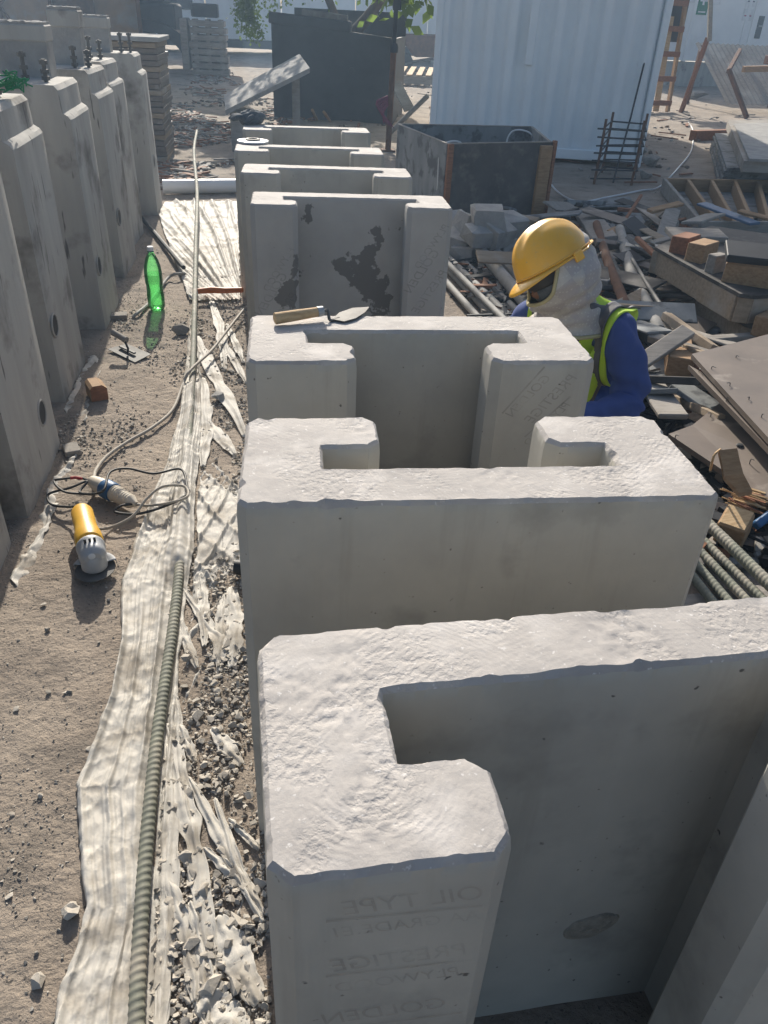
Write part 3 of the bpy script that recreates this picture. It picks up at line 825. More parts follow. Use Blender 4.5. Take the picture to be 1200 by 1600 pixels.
RE = [(-0.777, 2.864, 0.000), (-0.824, 3.170, 0.000), (-0.813, 3.530, 0.000)]
sheet('plastic_sheet', LE, RE, 24, 80, zD, 'dusty plastic scrap between pedestal foot and wooden offcut, in shade', 5)

# gravel and grit: nobody could count it
def stone_shape(rr, n=9, flat=.6):
    pts = []
    for i in range(n):
        v = Vector((rr.gauss(0, 1), rr.gauss(0, 1), rr.gauss(0, 1))).normalized() * rr.uniform(.75, 1.0)
        v.z *= flat
        pts.append(v)
    mb = MB(); mb.hull(pts)
    return mb.v, mb.f
SR = random.Random(5)
SHAPES = [stone_shape(SR, SR.choice((8, 9, 11, 12)), SR.uniform(.35, .8)) for _ in range(24)]
def scatter(name, spots, mats, label, cat):
    mb = MB()
    for x, y, z, s, mi in spots:
        vs, fs = SHAPES[SR.randrange(len(SHAPES))]
        rm = Matrix.Rotation(SR.uniform(0, 6.28), 3, 'Z') @ Matrix.Rotation(SR.uniform(-.5, .5), 3, 'X')
        mb.add([rm @ v * s + Vector((x, y, z)) for v in vs], fs, mi)
    return tag(mb.build(name, mats), label, cat, kind='stuff')
spots = []
while len(spots) < 15000:
    y = .42 + 4.8 * SR.random() ** 1.5
    x0 = bar_x(y) + .02 if y < 4.2 else -.42
    x = SR.uniform(x0, -.055 + (.06 if y > 2.8 else 0))
    if nz(x * 5, y * 3.5, 40) + .55 * nz(x * 17, y * 13, 41) < -.12 and SR.random() > .15: continue
    s = SR.choice((.0016, .002, .002, .0025, .0025, .003, .0035, .0045, .006, .009)) * SR.uniform(.7, 1.4)
    if SR.random() < .025: s *= 1.8
    spots.append((x, y, ground_z(x, y) + s * .3 + .006 * SR.random(), s, 0 if SR.random() < .75 else 1))
scatter('gravel', spots, [M['stone'], M['stone_dark']], 'grey gravel and broken concrete strewn between steel bar and blocks', 'gravel')
spots = []
while len(spots) < 8000:
    y = .42 + 6.0 * SR.random() ** 1.4
    x = SR.uniform(-.95, -.33)
    k = nz(x * 4, y * 2.4, 50) + .5 * nz(x * 14, y * 10, 51)
    if SR.random() > max(.09, k * 1.3): continue
    s = SR.choice((.0012, .0015, .002, .002, .003, .004)) * SR.uniform(.7, 1.3)
    if SR.random() < .03: s *= 2.2
    spots.append((x, y, ground_z(x, y) + s * .3, s, 0 if SR.random() < .3 else 1))
scatter('grit', spots, [M['stone'], M['stone_dark']], 'dark grit and small chips scattered over the dusty aisle', 'grit')
spots = []
for cx, cy, n in ((-.77, 2.68, 130), (-.62, 2.78, 150), (-.80, 4.05, 160), (-.50, 3.95, 150), (-.45, 3.4, 160), (-.62, 3.55, 90), (-.86, 2.75, 90)):
    for _ in range(n):
        x, y = SR.gauss(cx, .045), SR.gauss(cy, .11)
        s = SR.uniform(.003, .009)
        spots.append((x, y, ground_z(x, y) + s * .4, s, SR.choice((0, 1, 1))))
scatter('rubble_chips', spots, [M['stone'], M['stone_dark']], 'small heaps of dark chips along the pedestal feet and sheeting', 'rubble')

def rock(label, c, s, mi='stone', flat=.7, group=None):
    rr = random.Random(hash((round(c[0], 2), round(c[1], 2))) % 1000)
    pts = []
    for i in range(14):
        v = Vector((rr.gauss(0, 1), rr.gauss(0, 1), rr.gauss(0, 1))).normalized() * rr.uniform(.8, 1.0) * s
        v.z *= flat
        pts.append(Vector((c[0], c[1], ground_z(c[0], c[1]) + s * flat * .7)) + v)
    mb = MB(); mb.hull(pts)
    return tag(mb.build('stone', M[mi], origin=(c[0], c[1], 0)), label, 'stone', group)
rock('lone grey stone on bare soil near the end of the white strip', (-0.441, 0.736, 0.000), .017)
rock('small stone lying beside the edge of the white strip', (-0.418, 0.859, 0.000), .017)
rock('flat stone on bare soil between pedestals and white strip', (-0.672, 1.742, 0.000), .011, flat=.4)
rock('dark lump on bare soil beside the folded edge of the white strip', (-0.637, 1.635, 0.000), .010, 'stone_dark')
rock('brownish stone tucked under the edge of the white strip', (-0.411, 0.852, 0.000), .02)
rock('pale lump of concrete on the gravel beside the lettered block', (-0.153, 0.700, 0.000), .024)
rock('dark lump of rubble beside the trowel and the bottle', (-0.517, 3.869, 0.000), .05, 'stone_dark', .6)
rock('rounded pale lump at the foot of the blocks', (-0.280, 3.061, 0.000), .035, 'concrete_rough')
rock('rough grey lump against the pedestal foot near the pry bar', (-0.910, 4.088, 0.000), .035, 'concrete_rough')
for i, (px) in enumerate(((-0.215, 1.045, 0.000), (-0.136, 1.160, 0.000), (-0.151, 0.952, 0.000), (-0.176, 0.874, 0.000), (-0.127, 1.297, 0.000), (-0.184, 1.383, 0.000), (-0.223, 1.305, 0.000), (-0.118, 1.067, 0.000), (-0.218, 0.944, 0.000), (-0.126, 0.808, 0.000), (-0.192, 0.779, 0.000), (-0.198, 1.495, 0.000), (-0.151, 1.628, 0.000), (-0.234, 1.907, 0.000))):
    rock('angular grey stone among the gravel along the blocks', px, U(.010, .019), 'stone', U(.45, .8), 'larger stones in the gravel')

# flat offcuts
def flat_piece(label, c, size, rz, mi, name='timber_offcut', cat='offcut', z=None):
    mb = MB()
    mb.box((c[0], c[1], (ground_z(c[0], c[1]) if z is None else z) + size[2] / 2), size, Matrix.Rotation(rz, 3, 'Z'), .003, jit=.0015)
    return tag(mb.build(name, M[mi], origin=(c[0], c[1], 0)), label, cat)
flat_piece('flat grey offcut lying in the pedestal shade above the cable plug', (-0.783, 2.628, 0.000), (.055, .075, .022), .4, 'wood_grey')
flat_piece('short grey offcut beside the pry bar and pedestal', (-0.852, 4.088, 0.000), (.085, .06, .022), .1, 'wood_grey')
flat_piece('thin sliver of grey board on the far sheeting', (-0.393, 4.840, 0.000), (.26, .03, .012), .12, 'wood_grey')

# wooden offcut with a red sawn end
t = thing('wooden_offcut', 'short wooden offcut with a red-brown sawn end standing on the soil', 'offcut', (-0.780, 3.104, 0.000))
b = MB(); c0 = Vector((-0.778, 3.104, 0.000)); rz = Matrix.Rotation(.42, 3, 'Z')
prof8 = [(-.034, 0), (.034, 0), (.034, .05), (.016, .066), (-.022, .066), (-.034, .054)]
vs = [c0 + rz @ Vector((x, y, z)) for y in (-.042, .05) for x, z in prof8]
b.add(vs, [[5, 4, 3, 2, 1, 0], [6, 7, 8, 9, 10, 11]] + [[k, (k + 1) % 6, 6 + (k + 1) % 6, 6 + k] for k in range(6)])
b.build('block', M['wood'], t)
b = MB(); b.add([c0 + rz @ Vector((x * .97, -.0432, .001 + z * .975)) for x, z in prof8], [[0, 1, 2, 3, 4, 5]]); b.build('sawn_end', M['wood_red'], t)

# bottle
t = thing('bottle', 'green plastic bottle half full of water standing on the soil', 'bottle', (-0.674, 4.224, 0.000))
bc = Vector((-0.674, 4.224, 0.000)); bz = ground_z(bc.x, bc.y)
bc.z = bz
prof = [(.012, .010), (.034, .002), (.044, .012), (.0455, .03), (.0455, .085), (.043, .095), (.0425, .135), (.0455, .15), (.0455, .205), (.042, .235), (.033, .268), (.022, .290), (.0145, .300), (.0145, .312)]
b = MB(); b.lathe(prof, bc, None, 32)
for i, v in enumerate(b.v):
    k = i // 32
    if k in (1, 2, 3):
        a = math.atan2(v.y - bc.y, v.x - bc.x)
        f = .5 + .5 * math.cos(a * 5)
        v.x = bc.x + (v.x - bc.x) * (1 - .13 * f * (1 if k < 3 else .4)); v.y = bc.y + (v.y - bc.y) * (1 - .13 * f * (1 if k < 3 else .4))
del b.f[-1]; del b.m[-1]
b.build('shell', M['bottle'], t, smooth=60)
b = MB(); b.lathe([(.03, .008), (.042, .016), (.0438, .035), (.0438, .085), (.0412, .096), (.0408, .134), (.0438, .15), (.0438, .195)], bc, None, 32); b.build('water', M['water'], t, smooth=40)
b = MB(); b.lathe([(.0165, .306), (.0175, .308), (.0175, .312)], bc, None, 20); b.build('neck_ring', M['sign_green'], t)
b = MB(); b.lathe([(.0162, .313), (.0162, .330), (.015, .333), (.004, .3335)], bc, None, 24); b.build('cap', M['paper'], t, smooth=40)

# floor trowel on the soil
t = thing('floor_trowel', 'steel plastering trowel with round handle lying on the dusty soil', 'trowel', (-0.716, 3.593, 0.000))
q = [Vector((-0.830, 3.635, 0.006)), Vector((-0.747, 3.676, 0.016)), Vector((-0.619, 3.553, 0.012)), Vector((-0.681, 3.472, 0.004))]
b = MB(); b.add(q + [p - Vector((0, 0, .003)) for p in q], [(0, 3, 2, 1), (4, 5, 6, 7), (0, 1, 5, 4), (1, 2, 6, 5), (2, 3, 7, 6), (3, 0, 4, 7)]); b.build('blade', M['steel'], t)
b = MB(); b.beam(Vector((-0.773, 3.637, 0.018)), Vector((-0.690, 3.547, 0.018)), .014, .008); b.build('rib', M['steel'], t)
hp = [Vector((-0.776, 3.608, 0.088)), Vector((-0.723, 3.568, 0.072))]
b = MB(); b.tube([Vector((-0.726, 3.554, 0.012)), Vector((-0.718, 3.546, 0.040)), hp[1] + Vector((-.01, .0, .0))], .005, 8); b.build('tang', M['steel_dark'], t)
dd = (hp[1] - hp[0])
b = MB(); b.tube([hp[0] - dd * .35, hp[0] - dd * .3, hp[0], hp[0] + dd * .6, hp[1] - dd * .05, hp[1]], [.010, .0155, .0145, .014, .0165, .013], 14); b.build('handle', M['wood_grey'], t, smooth=40)

# pry bar, dark rod, hammer handle
b = MB(); b.tube(curve_pts([(-0.783, 4.087, 0.004), (-0.757, 4.121, 0.020), (-0.728, 4.294, 0.012), (-0.701, 4.573, 0.012), (-0.676, 4.769, 0.014), (-0.632, 4.794, 0.030), (-0.578, 4.845, 0.016)], 6), [.009] * 36 + [.004], 8)
tag(b.build('pry_bar', M['pipe'], smooth=40, origin=(-0.785, 4.099, 0.000)), 'pale dusty pry bar with hooked ends lying behind the green bottle', 'pry bar')
b = MB(); b.tube([(-1.085, 6.426, 0.015), (-0.902, 5.889, 0.015), (-0.710, 5.270, 0.030), (-0.592, 4.861, 0.050)], .014, 8)
tag(b.build('steel_rod', M['steel_dark'], smooth=40, origin=(-1.097, 6.496, 0.000)), 'dark steel rod slanting from the pedestals to the sheeting', 'rod')
b = MB(); b.tube([(-0.470, 4.394, 0.050), (-0.397, 4.402, 0.055), (-0.320, 4.392, 0.055), (-0.221, 4.406, 0.055)], [.015, .019, .016, .015], 10)
tag(b.build('tool_handle', M['orange'], smooth=40, origin=(-0.357, 4.559, 0.000)), 'orange-brown tool handle lying on the far sheeting', 'tool handle')
b = MB(); b.tube([(-0.160, 1.843, 0.030), (-0.114, 1.834, 0.030)], .022, 16); b.build
o = tag(b.build('short_pipe', M['black'], smooth=40, origin=(-0.149, 1.883, 0.000)), 'short black pipe end poking out beside the blocks', 'pipe')

# white plastic pipe across the aisle
b = MB()
pp = [Vector((-1.00, 7.30, .058)), Vector((-.2, 7.44, .058)), Vector((.4, 7.54, .058))]
b.tube(pp, .058, 24); tag(b.build('plastic_pipe', M['pvc'], smooth=40, origin=pp[0] - Vector((0, 0, .058))), 'white plastic pipe lying across the far end of the aisle', 'pipe')

# mains cable
b = MB()
b.tube(curve_pts([(-0.208, 4.160, 0.030), (-0.288, 3.772, 0.035), (-0.339, 3.520, 0.040), (-0.408, 3.255, 0.055), (-0.437, 3.184, 0.020), (-0.457, 2.955, 0.008), (-0.517, 2.796, 0.008), (-0.591, 2.681, 0.008), (-0.646, 2.573, 0.008), (-0.666, 2.464, 0.010), (-0.650, 2.357, 0.028)], 10), .0065, 8)
tag(b.build('extension_cable', M['cable_grey'], smooth=60, origin=(-0.594, 2.696, 0.000)), 'dusty grey extension cable curving over the soil and steel bar to the plug', 'cable')
# inline plug
t = thing('cable_plug', 'cream and blue inline plug lying beside the angle grinder', 'plug', (-0.584, 2.326, 0.000))
a, e = Vector((-0.658, 2.352, 0.034)), Vector((-0.489, 2.200, 0.030))
d = (e - a); rq = d.to_track_quat('Z', 'Y').to_matrix(); Lg = d.length
b = MB(); b.lathe([(.011, 0), (.019, .004), (.024, Lg * .12), (.027, Lg * .24), (.027, Lg * .31)], a, rq, 20); b.build('socket', M['cream'], t, smooth=40)
b = MB(); b.lathe([(.0305, Lg * .31), (.0325, Lg * .33), (.0325, Lg * .50), (.0305, Lg * .52)], a, rq, 20); b.build('coupling_ring', M['blue'], t, smooth=40)
b = MB()
pr = [(.027, Lg * .52)]
for k in range(9): pr += [(.0285 - k * .0006, Lg * (.54 + k * .042)), (.0262 - k * .0006, Lg * (.56 + k * .042))]
pr += [(.014, Lg * .95), (.009, Lg)]
b.lathe(pr, a, rq, 20); b.build('plug_body', M['cream'], t, smooth=40)

# angle grinder
t = thing('angle_grinder', 'yellow and grey angle grinder lying disc-down on the soil, its cord tangled', 'angle grinder', (-0.574, 1.911, 0.000))
gx = Vector((-0.635, 2.112, 0.062)); ge = Vector((-0.551, 1.855, 0.070))
d = ge - gx; rq = d.to_track_quat('Z', 'Y').to_matrix()
Lg = d.length
def ov(r, sx=1.0): return r
b = MB(); b.lathe([(.016, -.012), (.028, -.006), (.0325, .006), (.0320, Lg * .30), (.0335, Lg * .42), (.0385, Lg * .54), (.0400, Lg * .66), (.0385, Lg * .70)], gx, rq, 28); body = b.build('motor_housing', M['yellow'], t, smooth=50)
b = MB(); b.box(gx + d * .30 + rq @ Vector((0, -.024, 0)), (.018, .010, .045), rq, .003); b.build('switch', M['black'], body)
b = MB(); b.tube([gx - d.normalized() * .045, gx - d.normalized() * .005], [.006, .011], 10); b.build('cord_guard', M['black'], body, smooth=40)
hc = gx + d * .93
b = MB(); b.lathe([(.0385, -.046), (.0405, -.042), (.0405, -.034), (.038, -.030), (.038, .004), (.034, .018), (.022, .028)], hc, rq, 20); head = b.build('gear_head', M['alu'], t, smooth=35)
b = MB(); b.lathe([(.030, 0), (.036, .006), (.036, .036), (.030, .050)], hc + Vector((0, 0, -.046)), None, 20); b.build('spindle_housing', M['alu'], head, smooth=35)
for k in (-1, 0, 1):
    b = MB(); b.box(hc - d.normalized() * .012 + rq @ Vector((k * .013, 0, 0)) + Vector((0, 0, .0375)), (.007, .022, .005), rq, .001); b.build('vent_slot', M['black'], head)
b = MB(); b.lathe([(.004, 0), (.010, 0), (.010, .005), (.007, .007)], hc + d.normalized() * .024 + Vector((-.004, 0, .012)), rq, 16); b.build('spindle_lock', M['pvc'], head, smooth=40)
dc = Vector((hc.x, hc.y, .017)); tilt = Matrix.Rotation(.06, 3, 'X') @ Matrix.Rotation(-.05, 3, 'Y')
b = MB(); b.lathe([(.006, 0), (.056, 0), (.0565, .003), (.006, .003)], dc, tilt, 40); b.build('cutting_disc', M['steel'], t, smooth=30)
b = MB(); b.lathe([(.012, -.006), (.017, -.004), (.017, .010), (.012, .012)], dc, tilt, 18); b.build('flange_nut', M['alu'], t, smooth=30)
b = MB()
for j in range(25):
    an = math.radians(20 + 150 * j / 24)
    for r_, z_ in ((.030, .016), (.061, .016), (.062, .002)):
        b.v.append(dc + tilt @ Vector((r_ * math.cos(an), r_ * math.sin(an), z_)))
for j in range(24):
    for k in range(2): b.f.append([j * 3 + k, j * 3 + k + 1, j * 3 + 4 + k, j * 3 + 3 + k]); b.m.append(0)
o = b.build('wheel_guard', M['alu'], t, smooth=40); o.modifiers.new('s', 'SOLIDIFY').thickness = .0015

# the grinder's own cord, looping to the plug
b = MB()
b.tube(curve_pts([gx - d.normalized() * .043, (-0.693, 2.187, 0.035), (-0.760, 2.230, 0.020), (-0.777, 2.277, 0.030), (-0.704, 2.273, 0.055), (-0.657, 2.303, 0.060), (-0.670, 2.248, 0.050), (-0.583, 2.186, 0.090), (-0.576, 2.289, 0.100), (-0.527, 2.330, 0.090), (-0.446, 2.328, 0.070), (-0.363, 2.372, 0.060), (-0.331, 2.256, 0.060),
    (-0.326, 2.215, 0.055), (-0.388, 2.164, 0.045), (-0.476, 2.143, 0.030), (-0.549, 2.165, 0.025), (-0.532, 2.187, 0.035), (-0.485, 2.204, 0.030)], 9), .0042, 8)
tag(b.build('power_cord', M['black'], smooth=60, origin=(-0.519, 2.203, 0.000)), 'black power cord looping from the grinder over the sheeting to the plug', 'cord')
b = MB()
b.tube(curve_pts([(-0.487, 2.200, 0.030), (-0.447, 2.183, 0.035), (-0.383, 2.163, 0.055), (-0.325, 2.191, 0.060), (-0.340, 2.256, 0.060), (-0.403, 2.234, 0.075), (-0.449, 2.189, 0.060), (-0.493, 2.125, 0.030), (-0.569, 2.094, 0.010), (-0.619, 2.108, 0.012)], 9), .0046, 8)
tag(b.build('power_cord', M['cable_grey'], smooth=60, origin=(-0.468, 2.279, 0.000)), 'pale dusty power cord looping from the plug back to the grinder', 'cord')
b = MB()
b.tube(curve_pts([(-0.655, 2.347, 0.034), (-0.696, 2.347, 0.050), (-0.737, 2.332, 0.055), (-0.771, 2.334, 0.045), (-0.722, 2.258, 0.050), (-0.656, 2.247, 0.045)], 8), .004, 8)
o = tag(b.build('power_cord', M['black'], smooth=60, origin=(-0.739, 2.396, 0.000)), 'short black cord with red tape looping from the plug', 'cord')
b = MB(); b.tube([(-0.682, 2.340, 0.049), (-0.703, 2.344, 0.052), (-0.718, 2.337, 0.054)], .0052, 8); b.build('tape', M['red'], o, smooth=40)

# pointing trowel on the third block
zt = .7835
t = thing('pointing_trowel', 'pointing trowel with pale wooden handle lying on top of a concrete block', 'trowel', (0.086, 1.827, 0.783))
h0, h1 = Vector((-0.022, 1.759, 0.797)), Vector((0.092, 1.797, 0.803))
d = h1 - h0
b = MB(); b.tube([h0, h0 + d * .02, h0 + d * .5, h0 + d * .9, h1], [.009, .0135, .0125, .011, .009], 14); b.build('handle', M['splinter'], t, smooth=40)
b = MB(); b.tube([h1 - d * .12, h1], [.0125, .0115], 14); b.build('ferrule', M['alu'], t, smooth=40)
b = MB(); b.tube(curve_pts([h1, h1 + d.normalized() * .012 + Vector((0, 0, -.001)), Vector((0.108, 1.783, 0.786)), Vector((0.130, 1.796, 0.786))], 6), .0038, 8); b.build('tang', M['steel'], t, smooth=40)
bl = [(0.263, 4.097, 0.000), (0.304, 4.204, 0.000), (0.381, 4.270, 0.000), (0.480, 4.294, 0.000), (0.450, 4.205, 0.000), (0.388, 4.109, 0.000), (0.318, 4.046, 0.000)]
b = MB()
top = [Vector((0.113, 1.785, 0.788)), Vector((0.133, 1.830, 0.789)), Vector((0.168, 1.864, 0.789)), Vector((0.210, 1.876, 0.788)), Vector((0.195, 1.834, 0.788)), Vector((0.169, 1.792, 0.788)), Vector((0.140, 1.769, 0.788))]
n = len(top); cen = sum(top, Vector()) / n + Vector((0, 0, .001))
b.add(top + [cen] + [p - Vector((0, 0, .002)) for p in top], [[i, (i + 1) % n, n] for i in range(n)] + [[n + 1 + (i + 1) % n, n + 1 + i, i, (i + 1) % n][::-1] for i in range(n)] + [[n + 1 + i for i in range(n)]])
b.build('blade', M['steel'], t)
# cutting disc and glove on the far blocks
t = thing('cutting_disc', 'white grinding disc with hub lying on the corner of a far block', 'grinding disc', (-0.142, 4.740, 0.766))
c0 = Vector((-0.142, 4.749, 0.768))
b = MB(); b.lathe([(.01, 0), (.084, 0), (.086, .004), (.084, .009), (.04, .010)], c0, None, 32); b.build('disc', M['pvc'], t, smooth=30)
b = MB(); b.lathe([(.042, .009), (.042, .016), (.036, .019), (.026, .019), (.026, .012)], c0, None, 24); b.build('hub', M['steel'], t, smooth=30)
t = thing('work_glove', 'dark rumpled work glove lying on the corner of the last block', 'glove', (-0.185, 5.669, 0.766))
c0 = Vector((-0.172, 5.555, 0.790))
def blob(u, v):
    a, p = u * 6.283, (v - .5) * math.pi
    r = 1 + .35 * nz(math.cos(a) * 1.7, math.sin(a) * 1.7, v * 3 + 2) + .12 * nz(math.cos(a) * 6, math.sin(a) * 6, v * 8)
    return c0 + Vector((.085 * r * math.cos(p) * math.cos(a), .055 * r * math.cos(p) * math.sin(a), .042 * r * math.sin(p) + .012))
b = MB(); b.grid(blob, 32, 18, closed=True); b.build('palm', M['fabric_dark'], t, smooth=180)
for k in range(4):
    s0 = c0 + Vector((-.03 - .02 * k * .3, -.03 + .02 * k, .01))
    b = MB(); b.tube(curve_pts([s0, s0 + Vector((-.045, -.01 + .004 * k, .006)), s0 + Vector((-.085 - .008 * (k % 2), -.012 + .006 * k, -.012))], 5), [.016] * 8 + [.013, .010, .005], 10); b.build('finger', M['fabric_dark'], t, smooth=180)
b = MB(); b.tube(curve_pts([c0 + Vector((.02, -.03, .02)), c0 + Vector((.0, -.06, .016)), c0 + Vector((-.03, -.07, -.01))], 5), [.016] * 8 + [.013, .010, .006], 10); b.build('thumb', M['fabric_dark'], t, smooth=180)
# scrap of green netting on the pedestal plinth
t = MB()
c0 = Vector((-0.966, 3.350, 1.111))
for k in range(26):
    a = U(0, 6.28); b2 = U(0, 1)
    p0 = c0 + Vector((U(-.03, .03), U(-.03, .03), U(-.01, .02)))
    t.tube(curve_pts([p0, p0 + Vector((U(-.04, .04), U(-.03, .03), U(0, .04))), p0 + Vector((U(-.06, .06), U(-.04, .04), U(-.02, .03)))], 4), .003, 5)
tag(t.build('netting_scrap', M['green_net'], smooth=60, origin=c0), 'scrap of bright green netting on top of a pedestal', 'netting')

# ================================================================ the right side: container, crate, timber
def plank(label, p0, p1, w, t, roll=0.0, mi='wood_grey', name='timber_plank', cat='plank', group=None, nails=0, bev=.004):
    mb = MB(); mb.beam(p0, p1, w, t, roll, bev, jit=.002)
    o = tag(mb.build(name, M[mi], origin=(Vector(p0) + Vector(p1)) / 2), label, cat, group)
    return o
def pole(label, pts, r, mi='pipe', name='steel_pipe', cat='pipe', group=None, seg=12):
    mb = MB(); mb.tube(pts, r, seg)
    return tag(mb.build(name, M[mi], smooth=40, origin=pts[0]), label, cat, group)

# --- pale blue shipping container (end wall towards the camera)
t = thing('shipping_container', 'pale blue corrugated shipping container with dented end wall', 'container', (1.757, 10.0, 0))
A = Vector((1.757, 10.0, 0)); B = Vector((4.171, 9.391, 0))
ex = (B - A).normalized(); ey = Vector((-ex.y, ex.x, 0)); CW = (B - A).length
mb = MB()
prof = []
pitch, dep = CW / 10.0, .075
x = .06
while x < CW - .06:
    for dx, dd in ((0, 0), (pitch * .14, 0), (pitch * .28, 0), (pitch * .34, dep * .12), (pitch * .46, dep * .88), (pitch * .52, dep), (pitch * .66, dep), (pitch * .80, dep), (pitch * .86, dep * .88), (pitch * .96, dep * .12)):
        if x + dx < CW - .05: prof.append((x + dx, dd))
    x += pitch
prof.append((CW - .05, 0))
nzv = 26
for j in range(nzv + 1):
    z = .14 + (2.45 - .14) * j / nzv
    for px, pd in prof:
        dent = .014 * nz(px * 2.1, z * 2.3, 60) + .010 * max(0, nz(px * 5, z * 4, 61) - .15)
        mb.v.append(A + ex * px + ey * (pd + .02 + dent) + Vector((0, 0, z)))
w = len(prof)
for j in range(nzv):
    for i in range(w - 1):
        mb.f.append([j * w + i, j * w + i + 1, (j + 1) * w + i + 1, (j + 1) * w + i]); mb.m.append(0)
mb.build('end_wall', M['container'], t, smooth=180)
rotc = Matrix((ex, ey, Vector((0, 0, 1)))).transposed()
def cbox(nm, x0, x1, y0, y1, z0, z1, mi='container', bev=.008):
    b = MB(); b.box(A + ex * (x0 + x1) / 2 + ey * (y0 + y1) / 2 + Vector((0, 0, (z0 + z1) / 2)), (x1 - x0, y1 - y0, z1 - z0), rotc, bev)
    return b.build(nm, M[mi], t)
cbox('corner_post', 0, .075, -.01, .12, .0, 2.59); cbox('corner_post', CW - .075, CW, -.01, .12, .0, 2.59)
cbox('bottom_rail', .075, CW - .075, .0, .1, .04, .15); cbox('top_rail', .075, CW - .075, 0, .1, 2.45, 2.58)
cbox('side_wall', .0, .04, .12, 5.9, .1, 2.5); cbox('side_wall', CW - .04, CW, .12, 5.9, .1, 2.5)
cbox('roof', .0, CW, .1, 5.9, 2.5, 2.56); cbox('floor_frame', .04, CW - .04, .1, 5.9, .08, .14)
cbox('door_wall', .04, CW - .04, 5.82, 5.88, .14, 2.5)
# the slot-shaped patch on the end wall
b = MB(); b.box(A + ex * 1.06 + ey * .006 + Vector((0, 0, 1.28)), (.09, .03, .62), rotc, .006); b.build('patch_strip', M['container'], t)

# --- open formwork crate
C = [Vector((1.288, 6.465, 0.000)), Vector((2.174, 6.604, 0.000)), Vector((2.32, 7.75, 0)), Vector((1.06, 7.62, 0))]
t = thing('formwork_crate', 'open plywood formwork box smeared with cement in front of the container', 'formwork box', C[0])
CH = .565
for i, (nm, mi) in enumerate((('front_panel', 'ply_crate'), ('right_panel', 'ply_smear'), ('rear_panel', 'ply_smear'), ('left_panel', 'ply_smear'))):
    p, q = C[i], C[(i + 1) % 4]
    b = MB(); b.beam(p + Vector((0, 0, CH / 2)), q + Vector((0, 0, CH / 2 + (.02 if i == 0 else 0))), .02, CH, 0, .003); b.build(nm, M[mi], t)
f0, f1 = C[0], C[1]; fd = (f1 - f0).normalized(); fn = Vector((fd.y, -fd.x, 0))
def upright(s, w, zz0, zz1, mi, nm, off=.032):
    b = MB(); c = f0 + fd * s + fn * off
    b.box((c.x, c.y, (zz0 + zz1) / 2), (w, .04, zz1 - zz0), Matrix((fd, -fn, Vector((0, 0, 1)))).transposed(), .004); b.build(nm, M[mi], t)
FL = (f1 - f0).length
upright(FL - .075, .10, .04, .565, 'wood', 'batten'); upright(FL + .0, .03, -.02, .60, 'wood_red', 'edge_batten', .02); upright(.02, .045, .0, .57, 'wood_red', 'batten', .02)
for k in range(4):
    b = MB(); b.beam(C[k] + Vector((0, 0, CH + .004)), C[(k + 1) % 4] + Vector((0, 0, CH + .004 + (.02 if k == 0 else 0))), .024, .006, 0, .001); b.build('top_edge', M['wood_grey'], t)
for nm, pts in (('hose', [(1.253, 6.817, 0.000), (1.259, 6.600, 0.193), (1.256, 6.600, 0.432), (1.292, 6.600, 0.549), (1.429, 6.700, 0.553), (1.534, 6.900, 0.442)]), ('hose', [(1.968, 7.300, 0.396), (1.989, 7.300, 0.540), (2.057, 7.300, 0.587), (2.175, 7.300, 0.565), (2.259, 7.400, 0.468)])):
    b = MB(); b.tube(curve_pts(pts, 8), .007, 8)
    tag(b.build('hose', M['pvc'], smooth=60, origin=pts[0]), 'thin white hose looping over the ' + ('near corner' if pts[0][1] < 6.9 else 'rear edge') + ' of the formwork box', 'hose')

# --- white cable over the sand
b = MB(); b.tube(curve_pts([(2.823, 8.804, 0.010), (2.661, 7.739, 0.010), (2.726, 7.302, 0.010), (3.087, 7.531, 0.012), (3.554, 7.893, 0.012), (3.857, 8.127, 0.012), (4.639, 9.387, 0.012), (5.493, 10.862, 0.012), (6.554, 13.047, 0.012), (7.119, 14.441, 0.012)], 9), .009, 6)
tag(b.build('cable', M['pvc'], smooth=60, origin=(3.114, 7.597, 0.000)), 'thin white cable snaking over the sand behind the timber', 'cable')

# --- rebar cage leaning on the container
t = thing('rebar_cage', 'small tied cage of rusty bars standing against the container', 'rebar cage', (3.396, 8.207, 0.000))
for px, py, qx, qy, y in ((925,285,933,205,8.3), (935,280,942,197,8.6), (975,290,985,205,8.3), (990,285,996,205,8.6)):
    pass
cb_ = [Vector((3.206, 8.252, 0.000)), Vector((3.598, 8.231, 0.000)), Vector((3.927, 8.941, 0.000)), Vector((3.549, 8.967, 0.000))]
for p in cb_:
    b = MB(); b.tube([p, p + Vector((.02, .03, .30)), p + Vector((.03, .05, .60))], .014, 8); b.build('upright_bar', M['rust'], t, smooth=40)
for k in range(7):
    z = .06 + k * .075
    o_ = Vector((.02, .03, 0)) * (z / .3) * .8
    pts = [p + o_ + Vector((U(-.012, .012), U(-.01, .01), z + U(-.012, .012))) for p in cb_]
    b = MB(); b.tube([pts[0] - Vector((.06, 0, 0)), pts[1] + Vector((.04, 0, 0)), pts[2], pts[3], pts[0]], .008, 6); b.build('tie_bar', M['steel_dark'], t, smooth=40)
pole('long thin steel bar leaning against the container end wall', [(3.465, 8.390, 0.000), (3.818, 9.100, 0.537), (4.036, 9.520, 1.130)], .010, 'steel_dark', 'steel_bar', 'steel bar')

